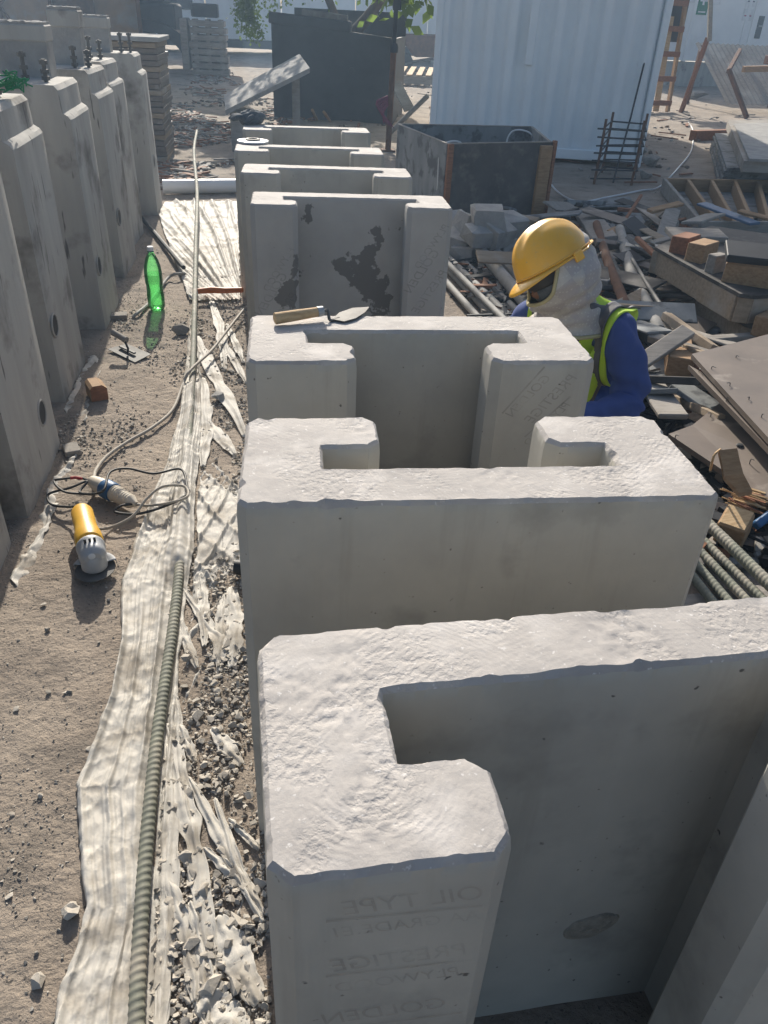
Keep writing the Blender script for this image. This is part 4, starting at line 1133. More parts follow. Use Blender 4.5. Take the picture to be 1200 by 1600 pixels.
# --- board stack and slabs on the right
def board_stack(name, label, corners, z0, n, th, mi, gap=.004, shift=.02):
    t = thing(name, label, 'board stack', (corners[0][0], corners[0][1], 0))
    for k in range(n):
        dx, dy = U(-shift, shift), U(-shift, shift)
        b = MB()
        z = z0 + k * (th + gap)
        q = [Vector((c[0] + dx, c[1] + dy, z)) for c in corners]
        b.add(q + [p + Vector((0, 0, th)) for p in q], [(3, 2, 1, 0), (4, 5, 6, 7), (0, 1, 5, 4), (1, 2, 6, 5), (2, 3, 7, 6), (3, 0, 4, 7)])
        b.build('board', M[mi], t)
    return t
board_stack('board_stack', 'low stack of dark formwork boards under a pale slab', [(4.500, 8.066, 0.000), (5.281, 8.020, 0.000), (6.944, 10.933, 0.000), (5.814, 10.950, 0.000)], -.01, 7, .03, 'ply_smear')
board_stack('board_stack', 'thick pale slab laid over the dark board stack by the sand', [(4.465, 7.717, 0.240), (5.137, 7.672, 0.240), (7.725, 12.082, 0.240), (6.201, 11.411, 0.240)], .236, 1, .10, 'wood_grey', shift=0)
board_stack('board_stack', 'thin light sheet lying on top of the thick pale slab', [(4.479, 7.655, 0.342), (5.071, 7.602, 0.342), (7.191, 11.196, 0.342), (5.931, 10.734, 0.342)], .342, 1, .024, 'concrete_rough', shift=0)
plank('short red-brown timber beam lying on the sand beyond the boards', (6.007, 11.945, 0.070), (6.744, 12.250, 0.070), .12, .14, 0, 'wood_red')

# --- compartment frame
t = thing('batten_tray', 'wooden tray frame with cross battens lying behind the curved panels', 'timber frame', (3.840, 7.925, -0.000))
Fq = [Vector((3.798, 7.920, 0.000)), Vector((5.071, 7.964, 0.000)), Vector((4.015, 6.068, 0.000)), Vector((3.270, 6.023, 0.000))]
FH = .13
for i in range(4):
    b = MB(); b.beam(Fq[i] + Vector((0, 0, FH / 2)), Fq[(i + 1) % 4] + Vector((0, 0, FH / 2)), .035, FH, 0, .004); b.build('rail', M['wood' if i in (0,) else 'wood_grey'], t)
for k in range(1, 5):
    f = k / 5
    b = MB(); b.beam(Fq[0].lerp(Fq[1], f) + Vector((0, .0, FH / 2 - .004)), Fq[3].lerp(Fq[2], f) + Vector((0, 0, FH / 2 - .004)), .035, FH - .006, 0, .004); b.build('cross_batten', M['wood'], t)
b = MB(); b.add([p + Vector((0, 0, .012)) for p in Fq], [(0, 1, 2, 3)]); b.build('tray_board', M['ply_smear'], t)

M['wood_tan'] = mat('tan_formwork_timber', (.33, .26, .185), (.23, .175, .12), rough=.85, scale=7, stretch=(1, 8, 8), bump=.3, bscale=30, c3=(.36, .33, .29))
# --- curved-end panel stack
def curved_panel(label, z0, pts, th, mi_top, mi_edge, group=None):
    t = thing('curved_panel', label, 'formwork panel', (pts[0][0], pts[0][1], z0))
    b = MB(); n = len(pts)
    q0 = [Vector((p[0], p[1], z0 + th - .018)) for p in pts]; q1 = [v + Vector((0, 0, .018)) for v in q0]
    b.add(q0 + q1, [[i for i in range(n)][::-1], [n + i for i in range(n)]] + [[i, (i + 1) % n, n + (i + 1) % n, n + i] for i in range(n)]); b.build('skin', M[mi_top], t)
    cen = sum((Vector((p[0], p[1], 0)) for p in pts), Vector()) / n
    for i in range(n):
        p, q = Vector((*pts[i][:2], z0 + (th - .018) / 2)), Vector((*pts[(i + 1) % n][:2], z0 + (th - .018) / 2))
        off = (cen - (p + q) / 2); off.z = 0; off = off.normalized() * .03
        if (q - p).length < .05: continue
        b = MB(); b.beam(p + off, q + off, .04, th - .02, 0, .004); b.build('edge_timber', M[mi_edge], t)
    return t
def gp(l, z): return [tuple(ground_pt) for ground_pt in l]
curved_panel('lower dusty formwork panel with angled end, bottom of the stacked pair', .03, [(2.246, 4.498, 0.180), (2.266, 3.864, 0.180), (2.269, 3.511, 0.180), (2.318, 3.447, 0.180), (2.596, 3.513, 0.180), (3.161, 4.504, 0.180), (2.795, 4.860, 0.180)], .15, 'ply_dark', 'wood_tan')
curved_panel('upper dusty formwork panel with angled end, top of the stacked pair', .185, [(2.131, 4.384, 0.320), (2.163, 3.822, 0.320), (2.188, 3.502, 0.320), (2.255, 3.473, 0.320), (2.555, 3.530, 0.320), (3.192, 4.639, 0.320), (2.753, 4.944, 0.320)], .145, 'ply_dark', 'wood_tan')
# blocks and short pieces on top of the panels
plank('stubby reddish timber block standing on the panel stack', (2.196, 4.231, 0.370), (2.322, 4.337, 0.370), .10, .10, 0, 'wood_red', 'timber_block', 'timber block')
plank('square timber block with orange end grain on the panel stack', (2.208, 4.057, 0.370), (2.348, 4.170, 0.370), .10, .11, 0, 'wood', 'timber_block', 'timber block')
plank('long orange-brown timber block at the edge of the panel stack', (2.220, 3.745, 0.375), (2.429, 3.607, 0.375), .11, .10, 0, 'wood', 'timber_block', 'timber block')
plank('grey timber block beside the long orange-brown block', (2.232, 3.906, 0.370), (2.258, 3.859, 0.370), .10, .10, 0, 'wood_grey', 'timber_block', 'timber block')
plank('dusty black steel channel resting across the timber blocks', (2.198, 3.745, 0.470), (2.427, 3.659, 0.470), .16, .04, .25, 'steel_dark', 'steel_channel', 'channel')
plank('pale rounded timber rail under the black channel', (2.206, 3.716, 0.440), (2.408, 3.609, 0.440), .05, .035, 0, 'wood', 'timber_rail', 'rail')
plank('bluish dusty board lying across the tray frame', (3.453, 6.438, 0.180), (3.532, 5.717, 0.180), .09, .02, .1, 'sheet_blue')
plank('flat dusty board between tray frame and panel stack', (2.294, 4.574, 0.360), (2.627, 4.548, 0.360), .16, .03, .1, 'wood_grey')
plank('short leaning board beside the tray frame', (2.736, 5.518, 0.100), (3.065, 6.133, 0.200), .12, .02, .3, 'wood_grey')
plank('thin pale lath across the tray frame corner', (2.811, 5.996, 0.200), (3.158, 6.210, 0.220), .06, .02, .2, 'wood')
plank('broken board with curled corner on the tray frame', (2.926, 5.532, 0.220), (3.205, 5.731, 0.240), .16, .02, -.2, 'wood_grey')
plank('thin brown stick crossing the panels behind the tray', (3.522, 5.963, 0.220), (3.660, 5.650, 0.220), .05, .02, .2, 'wood')
plank('dusty square board leaning behind the round pipes', (3.099, 7.432, 0.020), (2.639, 5.872, 0.060), .30, .02, .15, 'ply_smear')
plank('brown batten nailed across the leaning square board', (2.743, 6.445, 0.120), (2.941, 6.391, 0.120), .03, .03, 0, 'wood_red')
plank('dark stick leaning across the square board', (2.853, 6.294, 0.260), (2.481, 5.751, 0.100), .022, .022, 0, 'wood_red')
plank('bent black plate beside the round pipes', (2.480, 5.531, 0.160), (2.621, 5.649, 0.180), .18, .006, .5, 'steel_dark', 'steel_plate', 'plate')
plank('small square wooden block between the two slanting pipes', (2.283, 5.422, 0.130), (2.387, 5.558, 0.130), .07, .09, .3, 'wood')
plank('flat black plate lying over the slanting pipe', (2.081, 4.713, 0.170), (2.253, 4.826, 0.170), .12, .008, .3, 'steel_dark', 'steel_plate', 'plate')
b = MB()
for k in range(9):
    p = Vector((2.330, 4.917, 0.220)) + Vector((U(-.09, .09), U(-.06, .06), U(-.03, .03)))
    b.hull([p + Vector((U(-.05, .05), U(-.04, .04), U(-.02, .02))) for _ in range(6)])
tag(b.build('cement_bag_scrap', M['green_net'] if False else M['cream'], origin=(2.765, 5.834, 0.000)), 'crumpled pale bag scrap beside the panels', 'bag scrap')
plank('brown stick poking over the crumpled bag scrap', (2.280, 4.964, 0.240), (2.262, 4.635, 0.220), .03, .025, 0, 'wood_red')
plank('long grey plank slanting from the square board to the worker', (2.594, 6.899, 0.050), (2.181, 5.238, 0.160), .17, .04, .2, 'wood_grey')
pole('brown round pipe slanting down behind the worker', [(2.293, 5.714, 0.160), (1.994, 4.674, 0.160), (1.763, 3.720, 0.140)], .028, 'rust', 'steel_pipe')
pole('pale grey round pipe slanting down beside the panel stack', [(2.392, 5.520, 0.170), (2.101, 4.573, 0.150), (1.868, 3.586, 0.110)], .034, 'pipe', 'steel_pipe')
pole('thin grey rod beside the slanting pale pipe', [(2.113, 4.602, 0.200), (2.011, 4.084, 0.180), (1.940, 3.596, 0.140)], .011, 'steel', 'steel_rod', 'rod')
plank('flat board lying crosswise behind the two slanting pipes', (2.084, 5.810, 0.080), (2.742, 5.892, 0.090), .09, .03, 0, 'wood_grey')
plank('thin red-brown lath lying at the foot of the formwork box', (2.143, 6.510, 0.020), (2.498, 6.633, 0.020), .06, .03, 0, 'wood_red')

# --- pipes lying behind the block row, and rubble heap
pipes = [((693,420), (768,500)), ((693,400), (800,502)), ((700,388), (830,505)), ((726,392), (850,500)), ((690,440), (745,500))]
for k, (a, e) in enumerate(pipes):
    pass
GP = 'dusty grey steel tubes lying parallel behind the damp-patched block'
pole('dusty grey steel tube lying parallel with others behind the damp-patched block', [(1.048, 5.085, 0.030), (1.140, 3.965, 0.030)], .024, 'pipe', 'steel_tube', 'tube', GP)
pole('dusty grey steel tube lying parallel with others behind the damp-patched block', [(1.095, 5.341, 0.030), (1.225, 3.966, 0.030)], .024, 'pipe', 'steel_tube', 'tube', GP)
pole('dusty grey steel tube lying parallel with others behind the damp-patched block', [(1.185, 5.232, 0.030), (1.311, 3.966, 0.030)], .020, 'pipe', 'steel_tube', 'tube', GP)
pole('dusty grey steel tube lying parallel with others behind the damp-patched block', [(0.985, 4.738, 0.030), (1.049, 3.965, 0.030)], .020, 'pipe', 'steel_tube', 'tube', GP)
pole('dusty grey steel tube lying on top of the parallel tubes behind the damp-patched block', [(1.033, 5.024, 0.075), (1.144, 3.835, 0.075)], .018, 'pipe', 'steel_tube', 'tube')
pole('thick dusty pipe running from the rubble heap towards the worker', [(1.316, 5.218, 0.090), (1.333, 3.996, 0.080)], .038, 'pipe', 'steel_pipe')
pole('thick dusty pipe beside the first, half under the rubble heap', [(1.407, 5.306, 0.090), (1.432, 4.082, 0.070)], .034, 'pipe', 'steel_pipe')
CR = random.Random(21)
k = 0
for px, py, z, s in ((718,378,.10,.16),(735,355,.20,.15),(762,345,.30,.17),(775,362,.20,.15),(792,352,.24,.13),(808,372,.10,.15),(745,385,.08,.12),(712,352,.16,.12),(725,400,.05,.10),(790,388,.07,.11),(830,385,.06,.11),(745,368,.2,.11),(708,395,.04,.09),(820,360,.08,.1),(775,385,.08,.1)):
    c = Vector((0, 0, 0)); 
    gx_, gy_ = 0, 0
    RUB = None
RUBP = [((1.207, 5.375, 0.100), .13), ((1.292, 5.455, 0.180), .12), ((1.365, 5.289, 0.260), .14), ((1.420, 5.250, 0.200), .13), ((1.553, 5.480, 0.200), .12), ((1.673, 5.592, 0.080), .12), ((1.322, 5.341, 0.080), .10), ((1.257, 5.775, 0.120), .12), ((1.215, 5.237, 0.050), .09), ((1.526, 5.341, 0.070), .10), ((1.751, 5.484, 0.050), .10), ((1.280, 5.171, 0.200), .10), ((1.155, 5.355, 0.040), .09), ((1.844, 5.960, 0.060), .10), ((1.449, 5.365, 0.080), .09), ((1.188, 5.683, 0.060), .12)]
for k, (c, s) in enumerate(RUBP):
    mb = MB(); rz = Matrix.Rotation(CR.uniform(0, 6), 3, 'Z') @ Matrix.Rotation(CR.uniform(-.5, .5), 3, 'X')
    pts = []
    for sx in (-1, 1):
        for sy in (-1, 1):
            for sz in (-1, 1):
                for q in range(2):
                    pts.append(Vector(c) + rz @ Vector((sx * s * CR.uniform(.65, 1), sy * s * CR.uniform(.5, .85), sz * s * CR.uniform(.35, .65))))
    mb.hull(pts)
    tag(mb.build('concrete_lump', M['concrete_rough'], origin=c), 'large broken grey concrete lump in the heap before the formwork box', 'concrete lump', 'lumps of the rubble heap')

for k in range(34):
    a_ = CR.uniform(0, 6.28); rr_ = CR.uniform(.05, .5)
    c = Vector((1.42 + rr_ * 1.0 * math.cos(a_), 5.55 + rr_ * .75 * math.sin(a_), max(.02, .20 - .36 * rr_)))
    s = CR.uniform(.025, .065); mb = MB()
    mb.hull([c + Vector((CR.gauss(0, 1), CR.gauss(0, 1), CR.gauss(0, .8))).normalized() * s * CR.uniform(.7, 1.1) for _ in range(13)])
    tag(mb.build('concrete_lump', M['concrete_rough'], origin=c), 'small broken grey concrete lump in the heap before the formwork box', 'concrete lump', 'small lumps of the rubble heap')
# loose timber scraps through the pile
for k in range(84):
    y = CR.uniform(2.6, 6.9); x = CR.uniform(1.25 + .12 * (y - 2.6), 1.75 + .36 * (y - 2.6))
    a_ = CR.choice((CR.gauss(-1.1, .4), CR.gauss(.3, .5), CR.uniform(0, 3.1))); l = CR.uniform(.08, .36)
    p = Vector((x, y, CR.uniform(.05, .16))); d = Vector((math.cos(a_), math.sin(a_), CR.uniform(-.25, .25))) * l
    w_, t_ = CR.choice(((.10, .018), (.05, .04), (.14, .014), (.035, .03), (.07, .02)))
    mb = MB(); mb.beam(p - d, p + d, w_, t_, CR.uniform(-.5, .5), .003, jit=.004)
    mk = CR.choice(('wood_grey', 'wood_grey', 'wood_tan', 'ply_dark', 'ply', 'ply_smear'))
    lb = {'wood_grey': 'loose dusty grey timber scrap', 'wood_tan': 'loose tan timber scrap', 'ply_dark': 'loose black plywood scrap', 'ply': 'loose brown plywood scrap', 'ply_smear': 'loose cement-smeared plywood scrap'}[mk]
    tag(mb.build('timber_scrap', M[mk], origin=p), lb + ' jumbled in the shaded debris behind the worker', 'timber scrap', lb[6:] + 's in the debris pile')

# --- mixed debris under everything, nobody could count it
spots = []
DR = random.Random(8)
mb = MB()
for k in range(5200):
    y = DR.uniform(1.6, 6.6); x = DR.uniform(.80 + .0 * y, 1.5 + .42 * y)
    if y > 2.9 and x < 1.15 and y < 5.0: x += .3
    if nz(x * 1.5, y * 1.5, 70) < -.42: continue
    z = DR.uniform(0, .05)
    if DR.random() < .38:
        a = DR.uniform(0, 3.14); l = DR.uniform(.03, .16)
        p = Vector((x, y, z + .01)); d = Vector((math.cos(a), math.sin(a), DR.uniform(-.25, .25))) * l
        mb.beam(p - d, p + d, DR.uniform(.008, .04), DR.uniform(.006, .018), DR.uniform(-.6, .6), 0, DR.choice((0, 1, 3, 3, 3)))
    else:
        s = DR.uniform(.01, .045)
        vs, fs = SHAPES[DR.randrange(len(SHAPES))]
        rm = Matrix.Rotation(DR.uniform(0, 6.28), 3, 'Z')
        mb.add([rm @ v * s + Vector((x, y, z * .6 + s * .3)) for v in vs], fs, DR.choice((2, 3, 3, 4)))
tag(mb.build('debris', [M['wood_grey'], M['wood_red'], M['stone_dark'], M['steel_dark'], M['stone']]), 'mixed splinters, chips and scrap under the piled timber', 'debris', kind='stuff')

# --- film-faced plywood sheets, near right
def sheet_board(label, q, th, mi='ply', nails=()):
    t = thing('plywood_sheet', label, 'plywood sheet', q[0])
    Q = [Vector(p) for p in q]; n = len(Q)
    b = MB(); b.add([p - Vector((0, 0, th)) for p in Q] + Q, [[i for i in range(n)][::-1], [n + i for i in range(n)]] + [[i, (i + 1) % n, n + (i + 1) % n, n + i] for i in range(n)], 0)
    b.build('panel', M[mi], t)
    nn = (Q[1] - Q[0]).cross(Q[-1] - Q[0]).normalized()
    if nn.z < 0: nn = -nn
    for p in nails:
        p = Vector(p)
        b = MB(); b.tube(curve_pts([p - nn * .01, p + nn * .012, p + nn * .014 + Vector((U(-.016, .016), U(-.02, .0), .0))], 3), .0019, 5); b.build('nail', M['steel'], t)
    return t
sheet_board('large brown plywood sheet with bent nails, topmost beside the worker', [(1.700, 2.940, 0.245), (1.620, 2.123, 0.235), (2.207, 2.351, 0.260), (2.263, 3.137, 0.290)], .02,
            'ply', [(1.709, 2.778, 0.243), (1.702, 2.615, 0.242), (1.714, 2.490, 0.240), (1.684, 2.344, 0.240), (1.863, 2.876, 0.250)])
sheet_board('narrow plywood strip with nails showing under the large sheet', [(1.673, 2.895, 0.215), (1.708, 2.759, 0.215), (1.676, 2.145, 0.210), (1.622, 2.081, 0.205)], .02, 'ply', [(1.684, 2.824, 0.216), (1.659, 2.540, 0.215), (1.645, 2.300, 0.212)])
sheet_board('cracked brown plywood sheet with a bolt head, lower beside the block', [(1.415, 2.458, 0.120), (1.537, 2.519, 0.125), (1.735, 2.699, 0.130), (1.707, 2.212, 0.130), (1.718, 1.903, 0.120), (1.583, 1.960, 0.100)], .02, 'ply', [(1.427, 2.426, 0.120), (1.611, 2.223, 0.126), (1.640, 2.583, 0.130)])
b = MB(); b.lathe([(.012, 0), (.014, .003), (.010, .008), (.003, .009)], (1.634, 2.340, 0.127), None, 16); tag(b.build('bolt_head', M['steel_dark'], smooth=40, origin=(1.634, 2.340, 0.127)), 'dark round bolt head set in the cracked plywood sheet', 'bolt')
plank('dusty beam propped across the yellow-ended block', (1.547, 3.071, 0.150), (1.853, 3.289, 0.220), .075, .03, .25, 'wood_grey')
plank('yellow-ended timber block supporting the dusty beam', (1.929, 3.505, 0.100), (1.748, 3.090, 0.120), .11, .09, 0, 'wood', 'timber_block', 'timber block')
plank('flat dusty board with nails beside the worker\'s elbow', (1.572, 3.046, 0.100), (1.502, 2.607, 0.115), .115, .022, .05, 'wood_grey')
plank('pale lath reaching under the plywood sheets', (1.674, 3.074, 0.060), (1.873, 3.014, 0.060), .03, .03, 0, 'wood_grey')
plank('grey board lying in shade behind the yellow-ended block', (1.780, 3.355, 0.060), (1.755, 3.147, 0.050), .16, .02, .1, 'ply_smear')
plank('pale narrow board beyond the large plywood sheet', (2.030, 3.433, 0.120), (2.311, 3.441, 0.140), .05, .03, 0, 'wood_grey')
plank('black bent plate beyond the worker\'s shoulder', (1.775, 3.541, 0.070), (1.930, 3.623, 0.090), .14, .008, .3, 'steel_dark', 'steel_plate', 'plate')
plank('olive plywood scrap below the panel stack', (2.117, 3.819, 0.090), (2.206, 3.699, 0.080), .13, .015, .3, 'ply')
plank('brown scrap board in the gap below the panel stack', (2.151, 3.715, 0.050), (2.310, 3.833, 0.050), .12, .02, .2, 'wood_grey')
plank('orange timber end beyond the large plywood sheet', (2.280, 3.390, 0.200), (2.427, 3.502, 0.200), .09, .10, 0, 'wood')
# split timber and offcuts by the bars
b = MB()
sp0, sp1, sp2 = Vector((1.404, 2.063, 0.260)), Vector((1.422, 2.019, 0.190)), Vector((1.477, 2.008, 0.130))
for k, (p, w_) in enumerate(((sp0, .034), (sp0.lerp(sp1, .5), .034), (sp1, .036), (sp2, .026))):
    for s_ in (-1, 1):
        for tt in (-.007, .007): b.v.append(p + Vector((s_ * w_, .006 * s_, tt)))
for k in range(3):
    a = k * 4
    b.f += [[a, a + 4, a + 6, a + 2], [a + 1, a + 3, a + 7, a + 5], [a, a + 1, a + 5, a + 4], [a + 2, a + 6, a + 7, a + 3]]; b.m += [0] * 4
b.f += [[0, 2, 3, 1], [12, 13, 15, 14]]; b.m += [0, 0]
tag(b.build('split_board', M['wood'], origin=sp2), 'snapped reddish board standing up beside the cracked plywood', 'broken board')
t = thing('splintered_timber', 'splintered pale timber end beside the corner of the turned block', 'broken timber', (1.507, 2.087, 0.060))
for k in range(34):
    p = Vector((1.460, 2.074, 0.100)) + Vector((U(-.02, .05), U(-.05, .02), U(-.03, .02)))
    d = Vector((.10, -.07, -.015)) * U(.4, 1.1) + Vector((U(-.015, .015), U(-.015, .015), U(-.01, .01)))
    b = MB(); b.beam(p, p + d, U(.003, .008), U(.002, .005), U(-.5, .5), 0); b.build('splinter', M['splinter' if k % 3 else 'wood_red'], t)
b = MB(); b.tube(curve_pts([(1.387, 2.076, 0.260), (1.356, 2.053, 0.250), (1.376, 2.080, 0.180)], 5), .004, 6); b.build('bent_splinter', M['splinter'], t)
t = thing('timber_offcut', 'square timber offcut with knotty sunlit face lying on the ribbed bars', 'offcut', (1.400, 1.878, 0.050))
c0 = Vector((1.386, 1.885, 0.085)); rz = Matrix.Rotation(-.75, 3, 'Z') @ Matrix.Rotation(.25, 3, 'X')
b = MB(); b.box(c0, (.085, .10, .085), rz, .004, jit=.003); b.build('block', M['wood'], t)
b = MB(); b.box(c0 + rz @ Vector((0, 0, .044)), (.075, .09, .004), rz, .001); b.build('knotty_face', M['splinter'], t)
plank('blue painted steel angle at the edge of the timber pile', (1.487, 1.924, 0.060), (1.627, 1.997, 0.100), .03, .03, .5, 'blue', 'steel_angle', 'angle')
GB = 'ribbed bars stacked beside the turned block'
for k, (a, e) in enumerate((((1.304, 1.933, 0.090), (1.361, 1.359, 0.090)), ((1.280, 1.878, 0.055), (1.336, 1.399, 0.055)), ((1.245, 1.845, 0.050), (1.288, 1.408, 0.050)), ((1.207, 1.807, 0.045), (1.232, 1.418, 0.045)), ((1.165, 1.740, 0.050), (1.175, 1.416, 0.050)))):
    rebar_path([a, tuple((Vector(a) + Vector(e)) / 2), e], .0125 if k else .017, 'reinforcing_bar', ('thickest green ribbed bar, outermost beside the turned block' if k == 0 else 'dusty ribbed steel bar lying parallel with others beside the turned block'), group=GB, seg=12, step_fn=lambda y: .004)
plank('dark timber sleeper carrying the ribbed bars', (.86, 1.55, .012), (1.75, 1.66, .012), .12, .028, 0, 'wood_grey')

# ================================================================ the worker
def skin_body(joints, edges, root, mats, face_mat, subs=2):
    me = bpy.data.meshes.new('skel')
    names = list(joints)
    me.from_pydata([joints[n][0] for n in names], [(names.index(a), names.index(b)) for a, b in edges], [])
    ob = bpy.data.objects.new('skel', me); col.objects.link(ob)
    sk = ob.modifiers.new('skin', 'SKIN'); sk.use_smooth_shade = True; sk.branch_smoothing = .6
    sv = me.skin_vertices[0].data if me.skin_vertices else None
    if sv is None:
        bm = bmesh.new(); bm.from_mesh(me); bm.verts.layers.skin.verify(); bm.to_mesh(me); bm.free()
        sv = me.skin_vertices[0].data
    for i, n in enumerate(names):
        r = joints[n][1]
        sv[i].radius = r if isinstance(r, tuple) else (r, r)
        sv[i].use_root = (n == root)
    ss = ob.modifiers.new('sub', 'SUBSURF'); ss.levels = subs; ss.render_levels = subs
    dg = bpy.context.evaluated_depsgraph_get()
    out = bpy.data.meshes.new_from_object(ob.evaluated_get(dg))
    bpy.data.objects.remove(ob)
    return out

BASE = Vector((1.06, 2.50, 0))
person = thing('person', 'person in yellow helmet, blue overalls and lime vest crouching behind a block', 'person', BASE)
F = Vector((-.80, -.60, 0)); LT = Vector((.60, -.80, 0)); UP = Vector((0, 0, 1))
rim = Vector((.807, 2.293, .786))
hf = Vector((-.847, -.376, -.376)).normalized()
hu = Vector((-.492, .286, .822))
hu = (hu - hf * hf.dot(hu)).normalized()
hl = hu.cross(hf).normalized()                                   # towards his left
HEADC = rim - hu * .035
def J(x, y, z): return Vector((x, y, z))
neck = J(.925, 2.385, .625)
jt = {
    'pelvis': (J(1.16, 2.60, .20), (.15, .13)), 'waist': (J(1.12, 2.555, .33), (.145, .12)), 'chest': (J(1.03, 2.475, .50), (.155, .125)), 'upper': (J(.975, 2.425, .585), (.12, .10)), 'neck': (neck, .062),
    'shl': (J(1.035, 2.275, .592), .072), 'upl': (J(1.068, 2.215, .52), .066), 'ell': (J(1.085, 2.135, .385), .058), 'fol': (J(.97, 2.075, .395), .050), 'wrl': (J(.80, 1.99, .415), .038),
    'shr': (J(.885, 2.59, .545), .07), 'upr': (J(.83, 2.61, .47), .062), 'elr': (J(.74, 2.56, .38), .056), 'for_': (J(.73, 2.42, .40), .048), 'wrr': (J(.725, 2.22, .43), .036),
    'hipl': (J(1.10, 2.45, .19), .105), 'knl': (J(.86, 2.28, .36), .075), 'shinl': (J(.93, 2.35, .20), .062), 'anl': (J(1.00, 2.40, .075), .048), 'toel': (J(.84, 2.28, .04), .042),
    'hipr': (J(1.02, 2.70, .19), .105), 'knr': (J(.80, 2.53, .37), .075), 'shinr': (J(.87, 2.60, .20), .062), 'anr': (J(.93, 2.65, .075), .048), 'toer': (J(.77, 2.53, .04), .042)}
ed = [('pelvis', 'waist'), ('waist', 'chest'), ('chest', 'upper'), ('upper', 'neck'), ('upper', 'shl'), ('shl', 'upl'), ('upl', 'ell'), ('ell', 'fol'), ('fol', 'wrl'), ('upper', 'shr'), ('shr', 'upr'), ('upr', 'elr'), ('elr', 'for_'), ('for_', 'wrr'),
      ('pelvis', 'hipl'), ('hipl', 'knl'), ('knl', 'shinl'), ('shinl', 'anl'), ('anl', 'toel'), ('pelvis', 'hipr'), ('hipr', 'knr'), ('knr', 'shinr'), ('shinr', 'anr'), ('anr', 'toer')]
bm_ = skin_body(jt, ed, 'pelvis', None, None, 3)
mb = MB()
mb.v = [v.co.copy() for v in bm_.vertices]
mb.f = [list(p.vertices) for p in bm_.polygons]
# cloth folds: creases at the elbow and across the sleeve
el = jt['ell'][0]; shd = jt['shl'][0]
nrm = [v.normal.copy() for v in bm_.vertices]
for i, v in enumerate(mb.v):
    de = (v - el).length
    k = math.exp(-(de / .11) ** 2)
    w = .009 * k * math.sin((v - el).dot(Vector((.3, .2, 1)).normalized()) * 95 + 3 * nz(v.x * 9, v.y * 9, v.z * 9))
    w += .013 * nz(v.x * 9 + 5, v.y * 9, v.z * 6) + .006 * nz(v.x * 24, v.y * 24, v.z * 17)
    w -= .010 * sharp(3.0 * nz(v.x * 7 + v.z * 5, v.y * 7, v.z * 4 + 9))
    mb.v[i] = v + nrm[i] * w
mb.m = [0] * len(mb.f)
# head with nose, brow, chin, ears; part of the same body mesh
def head_pt(u, v):
    a, p = u * 2 * math.pi, (v - .5) * math.pi
    x, y, z = math.cos(p) * math.cos(a), math.cos(p) * math.sin(a), math.sin(p)          # x forward, y left, z up
    rx, ry, rz = .090, .070, .110
    if z < 0: ry *= 1 - .22 * (-z) ** 1.5; rx *= 1 - .10 * (-z)
    X, Y, Z = rx * x, ry * y, rz * z
    if x > .6:
        nose = math.exp(-((y / .13) ** 2 + ((z + .14) / .16) ** 2)); X += .024 * nose
        X += .006 * math.exp(-((z - .14) / .07) ** 2) * x
        for s in (-1, 1): X -= .012 * math.exp(-(((y - s * .36) / .16) ** 2 + ((z - .02) / .09) ** 2))
        X -= .006 * math.exp(-((y / .3) ** 2 + ((z + .47) / .035) ** 2)); X += .007 * math.exp(-((y / .3) ** 2 + ((z + .55) / .06) ** 2))
    return HEADC + hf * X + hl * Y + hu * Z
mb.grid(head_pt, 40, 28, mi=1, closed=True)
for s in (-1, 1):
    def ear(u, v, s=s):
        a, p = u * 6.283, (v - .5) * math.pi
        return HEADC + hl * s * (.074 + .010 * math.cos(p) * math.cos(a) + .006) + hf * (-.01 + .020 * math.cos(p) * math.sin(a)) + hu * (-.01 + .032 * math.sin(p))
    mb.grid(ear, 12, 8, mi=1, closed=True)
# hands: palm, four unequal fingers, thumb; left one steadies the block, right one holds a tool
def hand(w, dirv, palm_n, side):
    d = dirv.normalized(); nn = palm_n.normalized(); sd = d.cross(nn).normalized() * side
    c = w + d * .05
    pts = []
    for a, wd, th in ((0, .027, .018), (.04, .040, .016), (.088, .043, .012)):
        for s in (-1, 1):
            for q in (-1, 1): pts.append(w + d * a + sd * s * wd + nn * q * th)
    mb.hull(pts, 1)
    for k, ln in enumerate((.068, .078, .072, .056)):
        b0 = w + d * .080 + sd * (-.032 + .0215 * k)
        mb.tube(curve_pts([b0, b0 + d * ln * .45 - nn * .006, b0 + d * ln * .75 - nn * .026, b0 + d * ln * .85 - nn * .048], 4), [.0095] * 6 + [.009] * 4 + [.008, .0075, .005], 8, 1)
    t0 = w + d * .028 - sd * .028
    mb.tube(curve_pts([t0, t0 + d * .025 - sd * .022 - nn * .01, t0 + d * .055 - sd * .028 - nn * .026], 4), [.012] * 5 + [.0105] * 2 + [.009, .006], 8, 1)
wl, wr = jt['wrl'][0], jt['wrr'][0]
hand(wl, Vector((-.62, -.75, .10)), Vector((.45, .35, .8)), 1)
hand(wr, Vector((-.15, -.97, -.1)), Vector((.55, .0, .8)), -1)
mb.build('body', [M['cloth_blue'], M['skin']], person, smooth=180)

bvh = BVHTree.FromPolygons(mb.v, mb.f)
